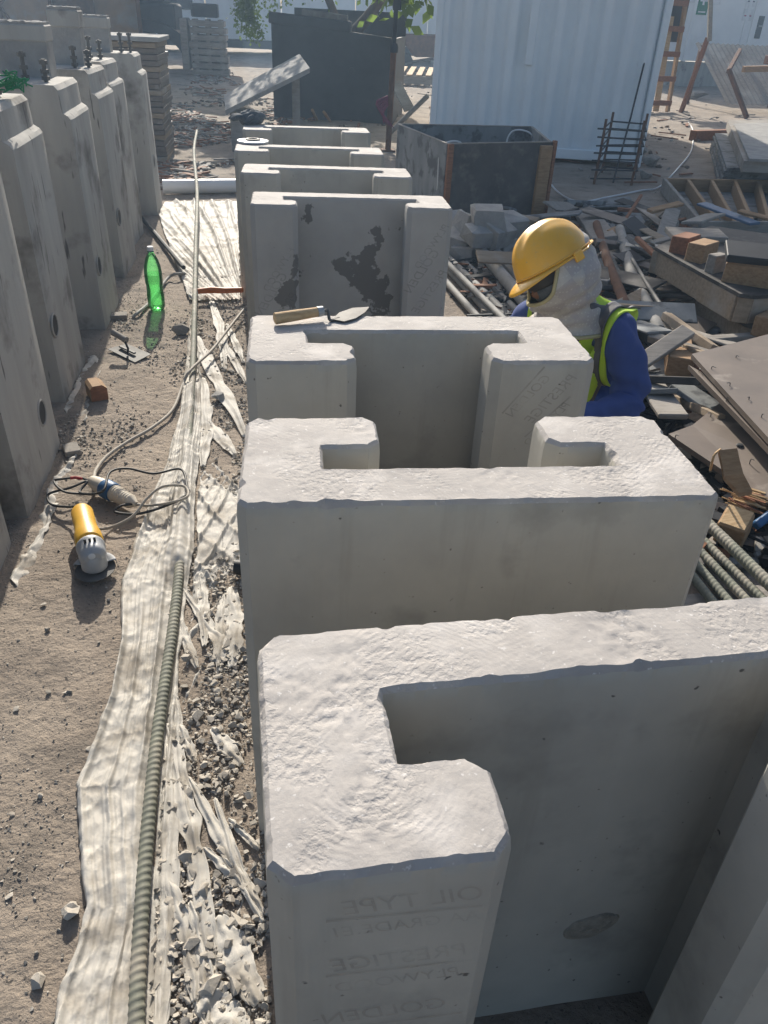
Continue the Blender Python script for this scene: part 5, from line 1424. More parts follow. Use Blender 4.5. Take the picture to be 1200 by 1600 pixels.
# dark wrap glasses and maroon head cloth
def wrap(name, z0, z1, a0, a1, rad, m, n=26):
    b = MB()
    def fn(u, v):
        a = math.radians(a0 + (a1 - a0) * u); z = z0 + (z1 - z0) * v
        k = math.sqrt(max(.05, 1 - (z / .125) ** 2))
        return HEADC + hf * (.090 + rad) * k * math.cos(a) + hl * (.071 + rad) * k * math.sin(a) + hu * z
    b.grid(fn, n, 4)
    o = b.build(name, m, person, smooth=180); s = o.modifiers.new('s', 'SOLIDIFY'); s.thickness = .003
    return o
wrap('sunglasses', -.008, .026, -75, 75, .012, M['black'])
wrap('face_shade_wrap', -.06, -.004, -66, 66, .006, M['fabric_dark'])  # added dark wrap; the lower face's shade is put into its colour
wrap('head_cloth', .024, .075, -180, 180, .006, M['scarf_pink'], 48)
# scarf round face and neck
def scarf_material():
    m = mat('dotted_scarf', (.46, .44, .40), (.36, .345, .33), rough=.9, scale=10, bump=.3, bscale=130, bdist=.003)
    nt = m.node_tree; N, L = nt.nodes, nt.links
    p = next(n for n in N if n.type == 'BSDF_PRINCIPLED'); src = p.inputs['Base Color'].links[0].from_socket
    tc = N.new('ShaderNodeTexCoord')
    v = N.new('ShaderNodeTexVoronoi'); v.inputs['Scale'].default_value = 85; v.inputs['Randomness'].default_value = .35; L.new(tc.outputs['Object'], v.inputs['Vector'])
    r = N.new('ShaderNodeMapRange'); r.inputs['From Min'].default_value = .22; r.inputs['From Max'].default_value = .30; r.inputs['To Min'].default_value = 1; r.inputs['To Max'].default_value = 0; L.new(v.outputs['Distance'], r.inputs[0])
    ck = N.new('ShaderNodeTexChecker'); ck.inputs['Scale'].default_value = 15
    rt = N.new('ShaderNodeMapping'); rt.inputs['Rotation'].default_value = (.4, .7, .5); L.new(tc.outputs['Object'], rt.inputs[0]); L.new(rt.outputs[0], ck.inputs['Vector'])
    d = N.new('ShaderNodeMix'); d.data_type = 'RGBA'; d.inputs[7].default_value = (.36, .34, .335, 1); L.new(ck.outputs['Fac'], d.inputs['Factor']); L.new(src, d.inputs[6])
    e = N.new('ShaderNodeMix'); e.data_type = 'RGBA'; e.inputs[7].default_value = (.50, .49, .46, 1)
    mm = N.new('ShaderNodeMath'); mm.operation = 'MULTIPLY'; mm.inputs[1].default_value = .7; L.new(r.outputs[0], mm.inputs[0])
    L.new(mm.outputs[0], e.inputs['Factor']); L.new(d.outputs[2], e.inputs[6]); L.new(e.outputs[2], p.inputs['Base Color'])
    return m
M['scarf'] = scarf_material()
b = MB()
SC0, SC1 = neck + Vector((.00, -.005, -.055)), HEADC + hu * .085 - hf * .03
def scarf(u, v):
    a = (u - .5) * 2 * math.pi                                     # 0 = face side
    # rings climb from the shoulders to the crown; at the face they stop at the jaw
    lim = 1.0 - .46 * math.exp(-(a / 1.02) ** 4)
    t = v * lim
    cen = SC0.lerp(HEADC - hu * .03 - hf * .012, min(1, t * 1.55)) if t < .645 else (HEADC - hu * .03 - hf * .012).lerp(SC1, (t - .645) / .355)
    ax = UP.lerp(hu, min(1, t * 1.4)).normalized()
    fw = (hf - ax * hf.dot(ax)).normalized(); lf = ax.cross(fw)
    prof = ((0, .135), (.12, .115), (.30, .094), (.5, .104), (.7, .105), (.9, .095), (1.0, .078))
    for (t0, r0), (t1, r1) in zip(prof, prof[1:]):
        if t0 <= t <= t1: r = r0 + (r1 - r0) * (t - t0) / (t1 - t0)
    fx = 1.12 if t > .35 else 1.0
    if t > .3: r_f = r * (1.08 if abs(a) < 1.6 else 1.0)
    else: r_f = r
    fold = .0045 * math.sin(t * 38 + 2.2 * math.sin(a * 1.3 + 1) + 3 * nz(a, t * 3, 4)) * (1 if t < .55 else .35) + .004 * nz(a * 1.6, t * 6, 9)
    rr = r_f + fold
    return cen + fw * rr * fx * math.cos(a) + lf * rr * .92 * math.sin(a)
b.grid(scarf, 72, 44)
o = b.build('scarf', M['scarf'], person, smooth=180); s = o.modifiers.new('s', 'SOLIDIFY'); s.thickness = .004
# rolled hem of the scarf (yellowish) along the shoulder edge and the face opening
M['hem'] = mat('yellowish_hem', (.42, .38, .22), (.34, .31, .18), rough=.9, bump=.2, bscale=120)
b = MB(); b.tube([scarf(k / 60, .0) for k in range(61)], .007, 8); b.build('scarf_hem', M['hem'], o, smooth=180)
b = MB(); b.tube([scarf(.5 + (k / 40 - .5) * .42, 1.0) for k in range(41)], .006, 8); b.build('scarf_hem', M['hem'], o, smooth=180)

# vest: strips cast on to the overalls
def vest_strip(name, side, l0, l1, th0, th1, off, m, nl=10, nt=40, parent=person):
    C0 = J(1.02, 2.465, .50)
    b = MB()
    def fn(u, v):
        l = (l0(v) if callable(l0) else l0) * (1 - u) + (l1(v) if callable(l1) else l1) * u
        th = math.radians(th0 + (th1 - th0) * v)
        dv = F * math.cos(th) + UP * math.sin(th)
        c = C0 + LT * side * l
        hit, n_, i_, d_ = bvh.ray_cast(c + dv * .6, -dv, .6)
        p = hit if hit is not None else c + dv * .12
        return p + dv * (off + .003 * nz(u * 3, v * 14, l0(v) * 9 if callable(l0) else l0 * 9))
    b.grid(fn, nl, nt)
    # soften the cast
    w = nl + 1
    for _ in range(3):
        nv_ = [p.copy() for p in b.v]
        for j in range(1, nt):
            for i in range(w):
                nv_[j * w + i] = (b.v[j * w + i] * 2 + b.v[(j - 1) * w + i] + b.v[(j + 1) * w + i]) / 4
        b.v = nv_
    o = b.build(name, m, parent, smooth=180); s = o.modifiers.new('s', 'SOLIDIFY'); s.thickness = .003
    return o
for s in (1, -1):
    v_ = vest_strip('vest_panel', s, lambda v: .045 + .055 * math.exp(-((v - .5) / .26) ** 2), (lambda v: .172 - .05 * max(0, min(1, (v - .52) * 5))), -62, 215, .012, M['lime'])
    vest_strip('reflective_band', s, .112, .148, -62, 120, .017, M['reflective'], 6, 40, v_)

# helmet
t = MB()
def helm(u, v):
    a = u * 2 * math.pi
    ca, sa = math.cos(a), math.sin(a)
    p = v * math.pi / 2
    rx, ry, rz = .121, .101, .124
    k = math.cos(p) ** .82
    X, Y, Z = rx * k * ca, ry * k * sa, rz * math.sin(p) ** .95
    up = math.sin(p)
    rdg = math.exp(-(Y / .013) ** 2) + .8 * math.exp(-((abs(Y) - .040) / .010) ** 2)
    Z += .0065 * rdg * min(1, up * 1.6) * (1 if abs(X) < .125 else .4)
    return rim + hf * X + hl * Y + hu * (Z - .002)
t.grid(helm, 96, 26, closed=True)
o = t.build('helmet', M['helmet'], person, smooth=180); sm = o.modifiers.new('s', 'SOLIDIFY'); sm.thickness = .003
b = MB()
def brim(u, v):
    a = u * 2 * math.pi
    ca, sa = math.cos(a), math.sin(a)
    ext = .008 + .036 * max(0, ca) ** 2.2 + .012 * max(0, -ca) ** 3
    drop = -.004 - .018 * max(0, ca) ** 3 * v + (.006 * v if ca < -.6 else 0)
    return rim + hf * (.121 + ext * v) * ca + hl * (.101 + ext * .8 * v) * sa + hu * (drop * v - .002)
b.grid(brim, 96, 5, closed=True)
q = b.build('brim', M['helmet'], o, smooth=180); sm = q.modifiers.new('s', 'SOLIDIFY'); sm.thickness = .0035
b = MB(); b.tube([rim + hf * .1215 * math.cos(k / 60 * 6.2832) + hl * .1015 * math.sin(k / 60 * 6.2832) + hu * .006 for k in range(61)], .0028, 6); b.build('rim_bead', M['helmet'], o, smooth=180)
for s in (-1, 1):
    b = MB(); b.box(rim + hl * s * .107 - hf * .02 - hu * .008, (.030, .010, .028), Matrix((hf, hl, hu)).transposed(), .003); b.build('strap_lug', M['helmet'], o)

# ================================================================ behind the yard
def wbox(nm, lo, hi, m, parent=None, rz=0.0, bev=.01, label=None, cat=None, piv=None):
    b = MB(); c = (Vector(lo) + Vector(hi)) / 2
    b.box(c, (hi[0] - lo[0], hi[1] - lo[1], hi[2] - lo[2]), Matrix.Rotation(rz, 3, 'Z'), bev)
    o = b.build(nm, m, parent, origin=None if parent else (c.x, c.y, lo[2]))
    if label: tag(o, label, cat)
    return o
# dark steel skip
S0, S1 = Vector((-.06, 13.15, 0)), Vector((1.68, 12.75, 0))
t = thing('steel_skip', 'dark steel skip with a drain hole standing beyond the block row', 'skip', S0)
sx_ = (S1 - S0).normalized(); sy_ = Vector((-sx_.y, sx_.x, 0)); SL = (S1 - S0).length
def sp(a, b_, z): return S0 + sx_ * a + sy_ * b_ + Vector((0, 0, z))
def squad(nm, q, m='steel_dark', th=.03):
    b = MB(); b.add(q, [(0, 1, 2, 3)]); o = b.build(nm, M[m], t); k = o.modifiers.new('s', 'SOLIDIFY'); k.thickness = th; return o
squad('front_plate', [sp(0, 0, 0), sp(SL, 0, 0), sp(SL, -.02, 1.09), sp(0, -.02, 1.24)])
squad('side_plate', [sp(0, 0, 0), sp(0, -.02, 1.24), sp(-.05, 1.6, 1.24), sp(0, 1.6, 0)])
squad('side_plate', [sp(SL, 0, 0), sp(SL, 1.6, 0), sp(SL, 1.6, 1.09), sp(SL, -.02, 1.09)])
squad('rear_plate', [sp(0, 1.6, 0), sp(SL, 1.6, 0), sp(SL, 1.6, 1.4), sp(0, 1.6, 1.4)])
b = MB(); b.beam(sp(-.02, -.03, 1.27), sp(1.15, -.03, 1.20), .12, .14, 0, .015); b.build('rim_beam', M['steel_dark'], t)
b = MB(); b.beam(sp(.45, -.05, 1.31), sp(1.1, -.05, 1.26), .05, .16, 0, .01); b.build('rim_plate', M['steel'], t)
b = MB(); b.lathe([(.035, 0), (.05, 0), (.05, .03), (.035, .03)], sp(1.17, -.035, .66), Matrix.Rotation(math.pi / 2, 3, 'X'), 20); b.build('drain_ring', M['steel_dark'], t)
# leaning slab
b = MB()
q = [Vector((-0.568, 9.600, 0.431)), Vector((0.362, 9.950, 0.844)), Vector((0.271, 10.750, 0.940)), Vector((-0.619, 10.400, 0.510))]
nn = Vector((.0, .015, -.05))
b.add(q + [p + nn for p in q], [(0, 1, 2, 3), (7, 6, 5, 4), (0, 4, 5, 1), (1, 5, 6, 2), (2, 6, 7, 3), (3, 7, 4, 0)])
tag(b.build('leaning_board', M['concrete_rough'], origin=q[0]), 'pale thick board propped at a slant on added supports in front of the dark steel skip', 'board')
b = MB(); b.beam((q[1] + nn + Vector((-.15, .35, .0))), Vector((q[1].x - .15, q[1].y + .35, 0)), .09, .07); tag(b.build('added_post', M['wood_grey'], origin=(q[1].x, q[1].y, 0)), 'short timber post added to hold up the slanted pale board', 'post')  # post and block added as supports: board was pulled nearer along its sight lines
b = MB(); b.box((q[0].x + .16, q[0].y + .45, q[0].z * .5 - .02), (.25, .5, q[0].z - .02), None, .01); tag(b.build('timber_block', M['wood_grey'], origin=(q[0].x, q[0].y, 0)), 'timber block added to hold up the low end of the slanted pale board', 'timber block')
# props and pole
t = thing('steel_prop', 'adjustable steel prop standing by the formwork box with a red rag tied on', 'prop', (1.293, 10.113, 0.000))
p0 = Vector((1.293, 10.113, 0.000))
b = MB(); b.tube([p0, p0 + Vector((.02, .0, 1.08))], .034, 12); b.build('outer_tube', M['rust'], t, smooth=40)
b = MB(); b.tube([p0 + Vector((.02, 0, 1.06)), p0 + Vector((.04, .0, 2.3))], .025, 12); b.build('inner_tube', M['steel_dark'], t, smooth=40)
b = MB(); b.lathe([(.05, 0), (.052, .05), (.04, .09)], p0 + Vector((.02, 0, 1.02)), None, 14); b.build('collar', M['steel_dark'], t, smooth=40)
b = MB(); b.lathe([(.045, 0), (.05, .04), (.04, .10)], p0 + Vector((.035, 0, 1.42)), None, 14); b.build('collar', M['steel_dark'], t, smooth=40)
b = MB(); b.box(p0 + Vector((0, 0, .01)), (.16, .16, .02), None, .003); b.build('foot_plate', M['rust'], t)
b = MB()
for k in range(5):
    s0 = p0 + Vector((-.03, -.03, .50 + .02 * k)); b.tube(curve_pts([s0, s0 + Vector((-.05 - .02 * k, -.02, -.08)), s0 + Vector((-.04 + .03 * k, -.03, -.2 - .03 * k))], 4), [.016] * 6 + [.012, .008, .004], 6)
b.build('rag', M['scarf_pink'], t, smooth=60)
pole('grey pipe leaning from the steel prop to the container', [(1.399, 10.950, 0.080), (1.815, 10.600, 0.560)], .03, 'pipe')
plank('grey board leaning behind the steel prop', (1.548, 11.600, 0.616), (1.694, 11.200, 0.344), .14, .03, .3, 'wood_grey')
# stack of boards beyond the pedestals
t = thing('board_stack', 'tall stack of brown boards with a pale top sheet beyond the pedestals', 'board stack', (-1.4, 9.0, 0))
for k in range(21):
    b = MB(); b.box((-1.44 + U(-.012, .012), 9.3 + U(-.03, .03), .025 + k * .0505), (.60, .8, .046), Matrix.Rotation(U(-.025, .025), 3, 'Z'), .004); b.build('board', M['ply' if k % 4 else 'wood_tan'], t)
b = MB(); b.box((-1.44, 9.3, 1.085), (.66, .9, .04), None, .005); b.build('top_sheet', M['concrete_rough'], t)
# pallet stack far off
t = thing('panel_stack', 'tall stack of grey formwork panels standing in shade by the machine', 'panel stack', (-1.5, 20.6, 0))
for k in range(8):
    b = MB(); b.box((-1.5 + U(-.03, .03), 20.9, .07 + k * .135), (.80 + U(-.03, .03), .7, .105), None, .01); b.build('panel', M['wood_grey'], t)
    for s in (-.28, .0, .28):
        b = MB(); b.box((-1.5 + s, 20.9, .135 + k * .135), (.09, .66, .03), None, .003); b.build('spacer', M['wood_grey'], t)
b = MB(); b.box((-1.55, 20.9, 1.26), (.58, .5, .26), None, .02); b.build('top_bundle', M['steel_dark'], t)
b = MB(); b.box((-2.02, 21.0, .6), (.16, .9, 1.0), None, .02); b.build('side_board', M['wood_grey'], t)
# dark loader with arched mudguard
t = thing('loader', 'dark plant machine with an arched mudguard in the shade behind the pedestals', 'machine', (-3.0, 22.0, 0))
b = MB()
for j in range(19):
    a = math.pi * (j / 18)
    for r_ in (.95, 1.25):
        for dy in (0, .6): b.v.append(Vector((-3.1 + r_ * math.cos(a), 22.0 + dy, .05 + r_ * .78 * math.sin(a))))
for j in range(18):
    i = j * 4
    b.f += [[i, i + 2, i + 6, i + 4], [i + 1, i + 5, i + 7, i + 3], [i, i + 4, i + 5, i + 1], [i + 2, i + 3, i + 7, i + 6]]; b.m += [0] * 4
b.build('mudguard', M['steel_dark'], t, smooth=40)
wbox('body', (-5.2, 22.2, .75), (-2.35, 24.0, 1.35), M['steel_dark'], t, 0, .05)
wbox('cab', (-4.6, 22.4, 1.35), (-2.6, 24.0, 2.7), M['steel_dark'], t, 0, .05)
wbox('shade_body', (-4.4, 22.2, 1.62), (-1.0, 24.0, 4.7), M['steel_dark'], t, 0, .05)  # unseen box added above the frame to shade the yard
wbox('chassis', (-5.2, 22.6, .35), (-3.0, 23.6, .75), M['steel_dark'], t, 0, .05)
for wx in (-4.6,):
    b = MB(); b.lathe([(.25, 0), (.5, .02), (.55, .08), (.55, .35), (.5, .41), (.25, .43)], (wx, 22.7, .55), Matrix.Rotation(math.pi / 2, 3, 'X'), 28); b.build('wheel', M['black'], t, smooth=40)
# rusty steel forms
t = thing('steel_mould', 'big rusty brown steel mould wall behind the pedestals', 'steel mould', (-6.0, 19.0, 0))
for k, (x0, x1, m_) in enumerate(((-6.2, -4.45, 'mould_rust'), (-4.42, -3.65, 'rust'), (-3.62, -2.72, 'mould_rust'))):
    wbox('plate', (x0, 19.0 + .03 * k, .1), (x1, 19.06 + .03 * k, 2.3), M[m_], t, 0, .004)
for x0 in (-5.4, -4.43, -3.63, -2.75): wbox('rib', (x0, 18.92, .05), (x0 + .07, 19.0, 2.35), M['rust'], t, 0, .004)
wbox('base_beam', (-6.3, 18.9, 0), (-2.6, 19.2, .1), M['rust'], t, 0, .01)
b = MB(); b.tube([(-5.05, 18.2, 0), (-5.02, 18.2, 1.0), (-5.12, 18.15, 1.2), (-5.0, 18.2, 1.35)], .03, 8); tag(b.build('steel_post', M['rust'], smooth=40, origin=(-5.05, 18.2, 0)), 'bent steel post in front of the rusty mould', 'post')
# blue corrugated sheet wall
b = MB()
for j in range(60):
    x0 = -10.5 + j * .075
    for z in (.0, 2.4): b.v.append(Vector((x0, 24.5 + (.03 if j % 2 else 0), z)))
for j in range(59): b.f.append([j * 2, j * 2 + 2, j * 2 + 3, j * 2 + 1]); b.m.append(0)
o = b.build('corrugated_fence', M['sheet_blue'], origin=(-8.5, 24.5, 0)); o.modifiers.new('s', 'SOLIDIFY').thickness = .01
tag(o, 'blue corrugated metal fence beyond the rusty mould', 'fence')
# white cabins behind
t = thing('site_cabin', 'long white site cabin far behind the steel skip', 'cabin', (0, 30, 0))
for k in range(7):
    wbox('wall_panel', (-7.0 + k * 2.4, 30, .45), (-4.62 + k * 2.4, 30.12, 2.9), M['white_paint'], t, 0, .008)
wbox('roof', (-7.2, 29.9, 2.9), (10.0, 33, 3.05), M['white_paint'], t); wbox('base_beam', (-7.0, 30.02, .2), (9.8, 32.5, .45), M['steel_dark'], t)
for k in range(5): wbox('footing', (-6.8 + k * 4, 30.1, -.05), (-6.3 + k * 4, 30.6, .2), M['concrete_rough'], t)
wbox('window', (-3.4, 29.97, 1.2), (-2.6, 30.0, 2.1), M['steel_dark'], t, 0, .004)
# cabin with first-aid sign on the right
t = thing('site_cabin', 'white site cabin with a green first-aid sign beside its door', 'cabin', (12, 24, 0))
cr = .12
def cpt(x, y, z): return Vector((9.6, 23.6, 0)) + Matrix.Rotation(cr, 3, 'Z') @ Vector((x, y, z))
def cab(nm, lo, hi, m, par=None, bev=.006):
    b = MB(); b.box(cpt(*((Vector(lo) + Vector(hi)) / 2)), (hi[0] - lo[0], hi[1] - lo[1], hi[2] - lo[2]), Matrix.Rotation(cr, 3, 'Z'), bev); return b.build(nm, M[m], par or t)
for k in range(4): cab('wall_panel', (k * 1.66, 0, .62), (k * 1.66 + 1.56, .1, 3.0), 'white_paint')
for k in range(5): cab('cover_strip', (k * 1.66 - .1, -.02, .60), (k * 1.66, .08, 3.0), 'white_paint')
cab('roof', (-.3, -.1, 3.0), (6.8, 3, 3.15), 'white_paint'); cab('plinth', (-.2, .05, -.05), (6.7, 2.8, .60), 'concrete_old')
cab('side_wall', (-.1, .1, .6), (.0, 2.8, 3.0), 'white_paint')
dr = cab('door', (3.45, -.03, .64), (4.55, -.002, 2.9), 'white_paint'); cab('handle_plate', (3.62, -.045, 1.22), (3.80, -.031, 1.75), 'steel_dark', dr); cab('handle', (3.66, -.075, 1.50), (3.80, -.05, 1.53), 'alu', dr)
sg = cab('first_aid_sign', (1.66, -.022, 1.70), (1.98, -.002, 2.24), 'sign_green')
cab('cross_bar', (1.71, -.027, 2.0), (1.93, -.0235, 2.06), 'paper', sg, 0); cab('cross_bar', (1.79, -.0285, 1.92), (1.85, -.0275, 2.14), 'paper', sg, 0); cab('caption', (1.71, -.027, 1.75), (1.93, -.0235, 1.78), 'paper', sg, 0)
for (x0, x1) in ((1.30, 1.56), (2.08, 2.34)):
    pn = cab('notice', (x0, -.012, 1.95), (x1, -.002, 2.3), 'paper'); cab('print_line', (x0 + .03, -.016, 2.06), (x1 - .03, -.0135, 2.085), 'ink', pn, 0)
for z0, m_ in ((1.95, 'ink'), (1.62, 'ink_red')):
    pn = cab('notice', (3.12, -.012, z0), (3.42, -.002, z0 + .27), 'paper'); cab('print_line', (3.16, -.016, z0 + .1), (3.38, -.0135, z0 + .13), m_, pn, 0)
# wooden ladder and post
t = thing('ladder', 'rough wooden ladder standing beside the container corner', 'ladder', (7.2, 16.0, 0))
lx = Vector((.44, .12, 0))
l0, l1 = Vector((6.95, 16.05, 0)), Vector((7.02, 16.5, 2.6))
for s in (0, 1):
    b = MB(); b.beam(l0 + lx * (s * 1.3), l1 + lx * (s * 1.3), .05, .12, 0, .006); b.build('rail', M['wood'], t)
b = MB(); b.beam(l0 + lx * .75 + Vector((0, .06, 0)), l0.lerp(l1, .6) + lx * .75 + Vector((0, .06, 0)), .12, .02, 0, .004); b.build('back_board', M['splinter'], t)
for k in range(6):
    p = l0.lerp(l1, .06 + k * .155) + Vector((0, -.07, 0))
    b = MB(); b.beam(p - lx * .45, p + lx * 1.35, .045, .09, 0, .006); b.build('rung', M['wood_red'], t)
wbox('dark_panel', (6.9, 16.7, 1.15), (7.75, 16.75, 2.7), M['steel_dark'], None, .1, .01, 'dark panel hanging behind the top of the wooden ladder', 'panel')
plank('tall red-brown post beside the ladder', (7.75, 16.1, .0), (8.05, 16.3, 1.25), .07, .07, 0, 'wood_red')
plank('grey weathered pole slanting above the red-brown post', (8.07, 16.25, 1.2), (7.8, 16.3, 2.4), .09, .07, 0, 'wood_grey')
# sloping corrugated sheet on a frame
t = thing('corrugated_sheet', 'rusty corrugated roofing sheet propped on a low steel frame', 'roof sheet', (9.4, 16.0, 0))
b = MB()
for j in range(41):
    for e in range(2):
        p = Vector((8.65 + .055 * j, 16.1 + e * 1.9, .18 + e * .95 + (.025 if j % 2 else 0)))
        b.v.append(p)
for j in range(40): b.f.append([j * 2, j * 2 + 2, j * 2 + 3, j * 2 + 1]); b.m.append(0)
o = b.build('sheet', M['wood_grey'], t); o.modifiers.new('s', 'SOLIDIFY').thickness = .008
for p0_, p1_ in (((8.85, 15.6, 0), (8.62, 16.3, .75)), ((10.6, 15.8, 0), (10.5, 16.5, .8)), ((8.62, 16.3, .72), (9.5, 17.7, 1.05)), ((8.7, 17.9, 0), (8.75, 17.9, 1.1)), ((10.6, 17.9, 0), (10.6, 17.9, 1.1))):
    b = MB(); b.beam(p0_, p1_, .07, .07, 0, .004); b.build('frame_bar', M['rust'], t)
plank('red-brown beam lying over the roofing sheet', (9.1, 15.9, .95), (10.6, 16.2, 1.02), .12, .14, 0, 'wood_red')
plank('pale brown beam lying under the red-brown beam on the roofing sheet', (8.75, 16.0, .78), (10.6, 16.25, .86), .10, .10, 0, 'wood')
rock('low weathered log-like lump on the sand before the white cabin', (9.75, 19.6, 0), .28, 'wood_grey', .4)
rock('dark lump of soil on the sand by the container corner', (4.402, 9.603, 0.000), .16, 'stone_dark', .5)
rock('small dark block on the sand by the rebar cage', (3.951, 8.711, 0.000), .09, 'stone_dark', .8)
rock('small dark block on the sand behind the rebar cage', (4.717, 10.639, 0.000), .09, 'stone_dark', .8)
# wheelbarrow and pallet far off
t = thing('wheelbarrow', 'rusty wheelbarrow standing between skip and container', 'wheelbarrow', (4.6, 24, 0))
tb = [(3.3, .95), (4.9, .95)]; 
b = MB(); top = [Vector((3.2, 23.6, .92)), Vector((4.9, 23.6, .95)), Vector((4.9, 24.4, .95)), Vector((3.2, 24.4, .92))]; bot = [Vector((3.7, 23.8, .42)), Vector((4.6, 23.8, .45)), Vector((4.6, 24.2, .45)), Vector((3.7, 24.2, .42))]
b.add(bot + top, [(3, 2, 1, 0), (0, 1, 5, 4), (1, 2, 6, 5), (2, 3, 7, 6), (3, 0, 4, 7)]); o = b.build('tray', M['rust'], t); o.modifiers.new('s', 'SOLIDIFY').thickness = .02
b = MB(); b.lathe([(.12, 0), (.24, .02), (.26, .06), (.24, .10), (.12, .12)], (3.4, 24.06, .26), Matrix.Rotation(math.pi / 2, 3, 'X'), 20); b.build('wheel', M['black'], t, smooth=40)
for dy in (23.75, 24.25):
    b = MB(); b.tube([(3.4, dy, .26), (4.2, dy, .40), (5.4, dy, .75)], .022, 8); b.build('handle', M['steel'], t, smooth=40)
    b = MB(); b.tube([(4.5, dy, .42), (4.6, dy, 0)], .02, 8); b.build('leg', M['steel'], t, smooth=40)
t = thing('pallet', 'pale slatted timber pallet lying beyond the steel prop', 'pallet', (3.4, 20.5, 0))
for k in range(7):
    b = MB(); b.beam((2.75 + k * .22, 20.0, .22), (3.1 + k * .22, 21.6, .30), .13, .025, 0, .003); b.build('slat', M['splinter'], t)
for k in range(3):
    b = MB(); b.beam((2.7, 20.1 + k * .7, .12 + k * .03), (4.5, 20.1 + k * .7, .12 + k * .03), .09, .16, 0, .004); b.build('bearer', M['wood_grey'], t)
# loose sticks and clods on the open ground beyond the aisle
DR2 = random.Random(31)
mb = MB()
for k in range(6500):
    y = DR2.uniform(7.5, 14) if DR2.random() < .65 else DR2.uniform(12, 22); x = DR2.uniform(-1.2 - .03 * y, -.2 + .12 * (y - 7)) if DR2.random() < .85 else DR2.uniform(0, 10)
    if nz(x * .9, y * .7, 80) < -.1: continue
    z = ground_z(x, y)
    if DR2.random() < .2:
        a = DR2.uniform(0, 3.14); l = DR2.uniform(.04, .22); d = Vector((math.cos(a), math.sin(a), DR2.uniform(-.1, .1))) * l
        p = Vector((x, y, z + .02)); mb.beam(p - d, p + d, DR2.uniform(.01, .05), .015, 0, 0, DR2.choice((0, 1)))
    else:
        s = DR2.uniform(.012, .05); vs, fs = SHAPES[DR2.randrange(len(SHAPES))]
        rm = Matrix.Rotation(DR2.uniform(0, 6.28), 3, 'Z'); mb.add([rm @ v * s + Vector((x, y, z + s * .2)) for v in vs], fs, DR2.choice((2, 3, 4, 4, 4)))
M['clod'] = mat('brown_clod', (.20, .155, .115), (.12, .092, .07), rough=.97, scale=20, bump=.5)
tag(mb.build('yard_litter', [M['wood_grey'], M['wood_red'], M['stone'], M['stone_dark'], M['clod']]), 'clods, chips and stick litter on the open yard', 'litter', kind='stuff')
pole('thin pale stick standing out behind the last block', [(0.569, 12.937, 0.000), (0.467, 12.000, 0.226)], .02, 'wood', 'timber_stick', 'stick')
pole('thin pale stick beside the first behind the last block', [(0.763, 12.834, 0.000), (0.625, 12.000, 0.207)], .02, 'wood', 'timber_stick', 'stick')

# ================================================================ tree beyond the skip
TR = random.Random(3)
t = thing('tree', 'leafy tree hanging over the skip and the pale blue container', 'tree', (.75, 14.9, 0))
b = MB()
limbs = [([(.75, 14.9, -.05), (.85, 14.6, .6), (1.05, 14.1, 1.0), (1.24, 13.6, 1.2), (1.5, 13.2, 1.55), (2.0, 12.5, 2.3), (2.6, 12.0, 3.2)], .14), ([(1.05, 14.1, 1.0), (.7, 14.0, 1.7), (.2, 13.9, 2.3), (-.3, 13.7, 2.2)], .07),
         ([(1.5, 13.2, 1.55), (1.4, 12.4, 2.4), (1.3, 11.6, 3.2)], .07), ([(2.0, 12.5, 2.3), (3.0, 11.6, 3.0), (4.1, 11.0, 3.4)], .07), ([(2.0, 12.5, 2.3), (2.1, 11.5, 3.0), (2.2, 10.8, 3.6)], .06), ([(-.3, 13.7, 2.2), (-.4, 13.6, 1.8), (-.42, 13.5, 1.35)], .02), ([(.7, 14.0, 1.7), (-.3, 15.0, 2.6), (-1.6, 16.0, 3.2)], .06)]
for pts, r in limbs:
    P_ = curve_pts(pts, 6); b.tube(P_, [r * (1 - .75 * i / len(P_)) for i in range(len(P_))], 9)
b.build('trunk', M['bark'], t, smooth=60)
b = MB()
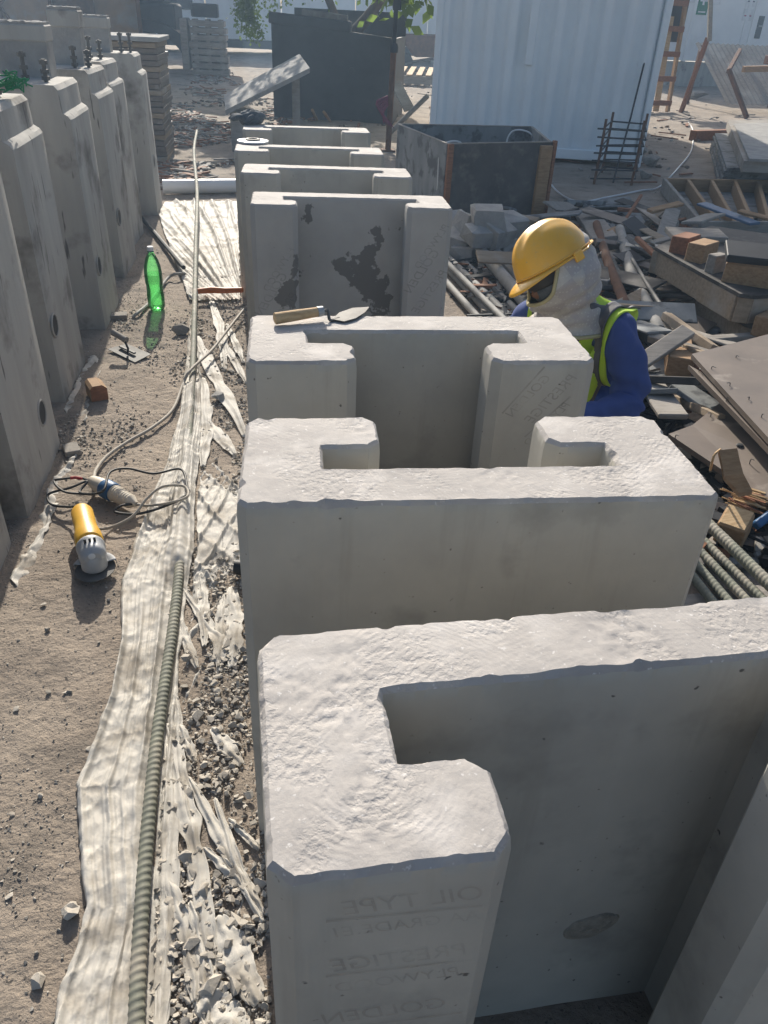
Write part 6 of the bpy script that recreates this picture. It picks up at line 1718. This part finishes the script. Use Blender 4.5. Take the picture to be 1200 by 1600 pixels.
def leafcloud(c, rad, n, size, droop=.5):
    for _ in range(n):
        d = Vector((TR.gauss(0, .5), TR.gauss(0, .5), TR.gauss(0, .5)))
        p = Vector(c) + Vector((d.x * rad[0], d.y * rad[1], d.z * rad[2]))
        s = size * TR.uniform(.6, 1.3)
        a = Vector((TR.gauss(0, .6), TR.gauss(0, .6), -droop + TR.gauss(0, .4))).normalized() * s
        w = a.cross(Vector((TR.gauss(0, 1), TR.gauss(0, 1), TR.gauss(0, 1)))).normalized() * s * .28
        b.add([p, p + a * .5 + w, p + a, p + a * .5 - w], [(0, 1, 2, 3)])
for k in range(85):
    cx = TR.uniform(1.0, 4.6); cy = TR.uniform(10.4, 12.2); cz = TR.uniform(2.7, 3.95) if cx > 1.9 else TR.uniform(1.75, 3.95)
    leafcloud((cx, cy, cz), (.38, .45, .34), 210, .15)  # unseen part of the crown, shaped wide and dense to shade the debris pile
for c_, r_, n_ in (((-.42, 13.5, 1.38), (.16, .2, .30), 900), ((-.10, 13.6, 1.6), (.3, .3, .3), 300), ((-.30, 13.5, 1.12), (.13, .15, .16), 170), ((1.55, 12.6, 1.75), (.3, .3, .17), 620), ((1.75, 12.3, 1.62), (.12, .15, .16), 240), ((.6, 13.8, 1.9), (.5, .4, .3), 500)):
    leafcloud(c_, r_, n_, .062)
for k in range(34):
    cy = TR.uniform(13.2, 17.5)
    leafcloud((TR.uniform(-2.6, .8), cy, TR.uniform(2.1, 2.2 + (cy - 11.0) * .33)), (.36, .45, .28), 150, .15)  # unseen leaf clouds added on the left to shade the yard ground
b.build('crown', M['leaf'], t)

# ================================================================ bluish haze, added to stand in for lens glare as well as distance
hz = MB(); hz.box((0, 20, 3.4), (90, 80, 8.8))
o = hz.build('haze', [], None)
hm = bpy.data.materials.new('blue_veil'); hm.use_nodes = True
nt = hm.node_tree; nt.nodes.clear()
out = nt.nodes.new('ShaderNodeOutputMaterial'); pv = nt.nodes.new('ShaderNodeVolumePrincipled')
pv.inputs['Color'].default_value = (.50, .72, 1, 1); pv.inputs['Density'].default_value = .0048; pv.inputs['Anisotropy'].default_value = .45
nt.links.new(pv.outputs[0], out.inputs['Volume'])
o.data.materials.append(hm)
tag(o, 'thin bluish haze added over the whole yard for lens glare and distance', 'haze', kind='stuff')
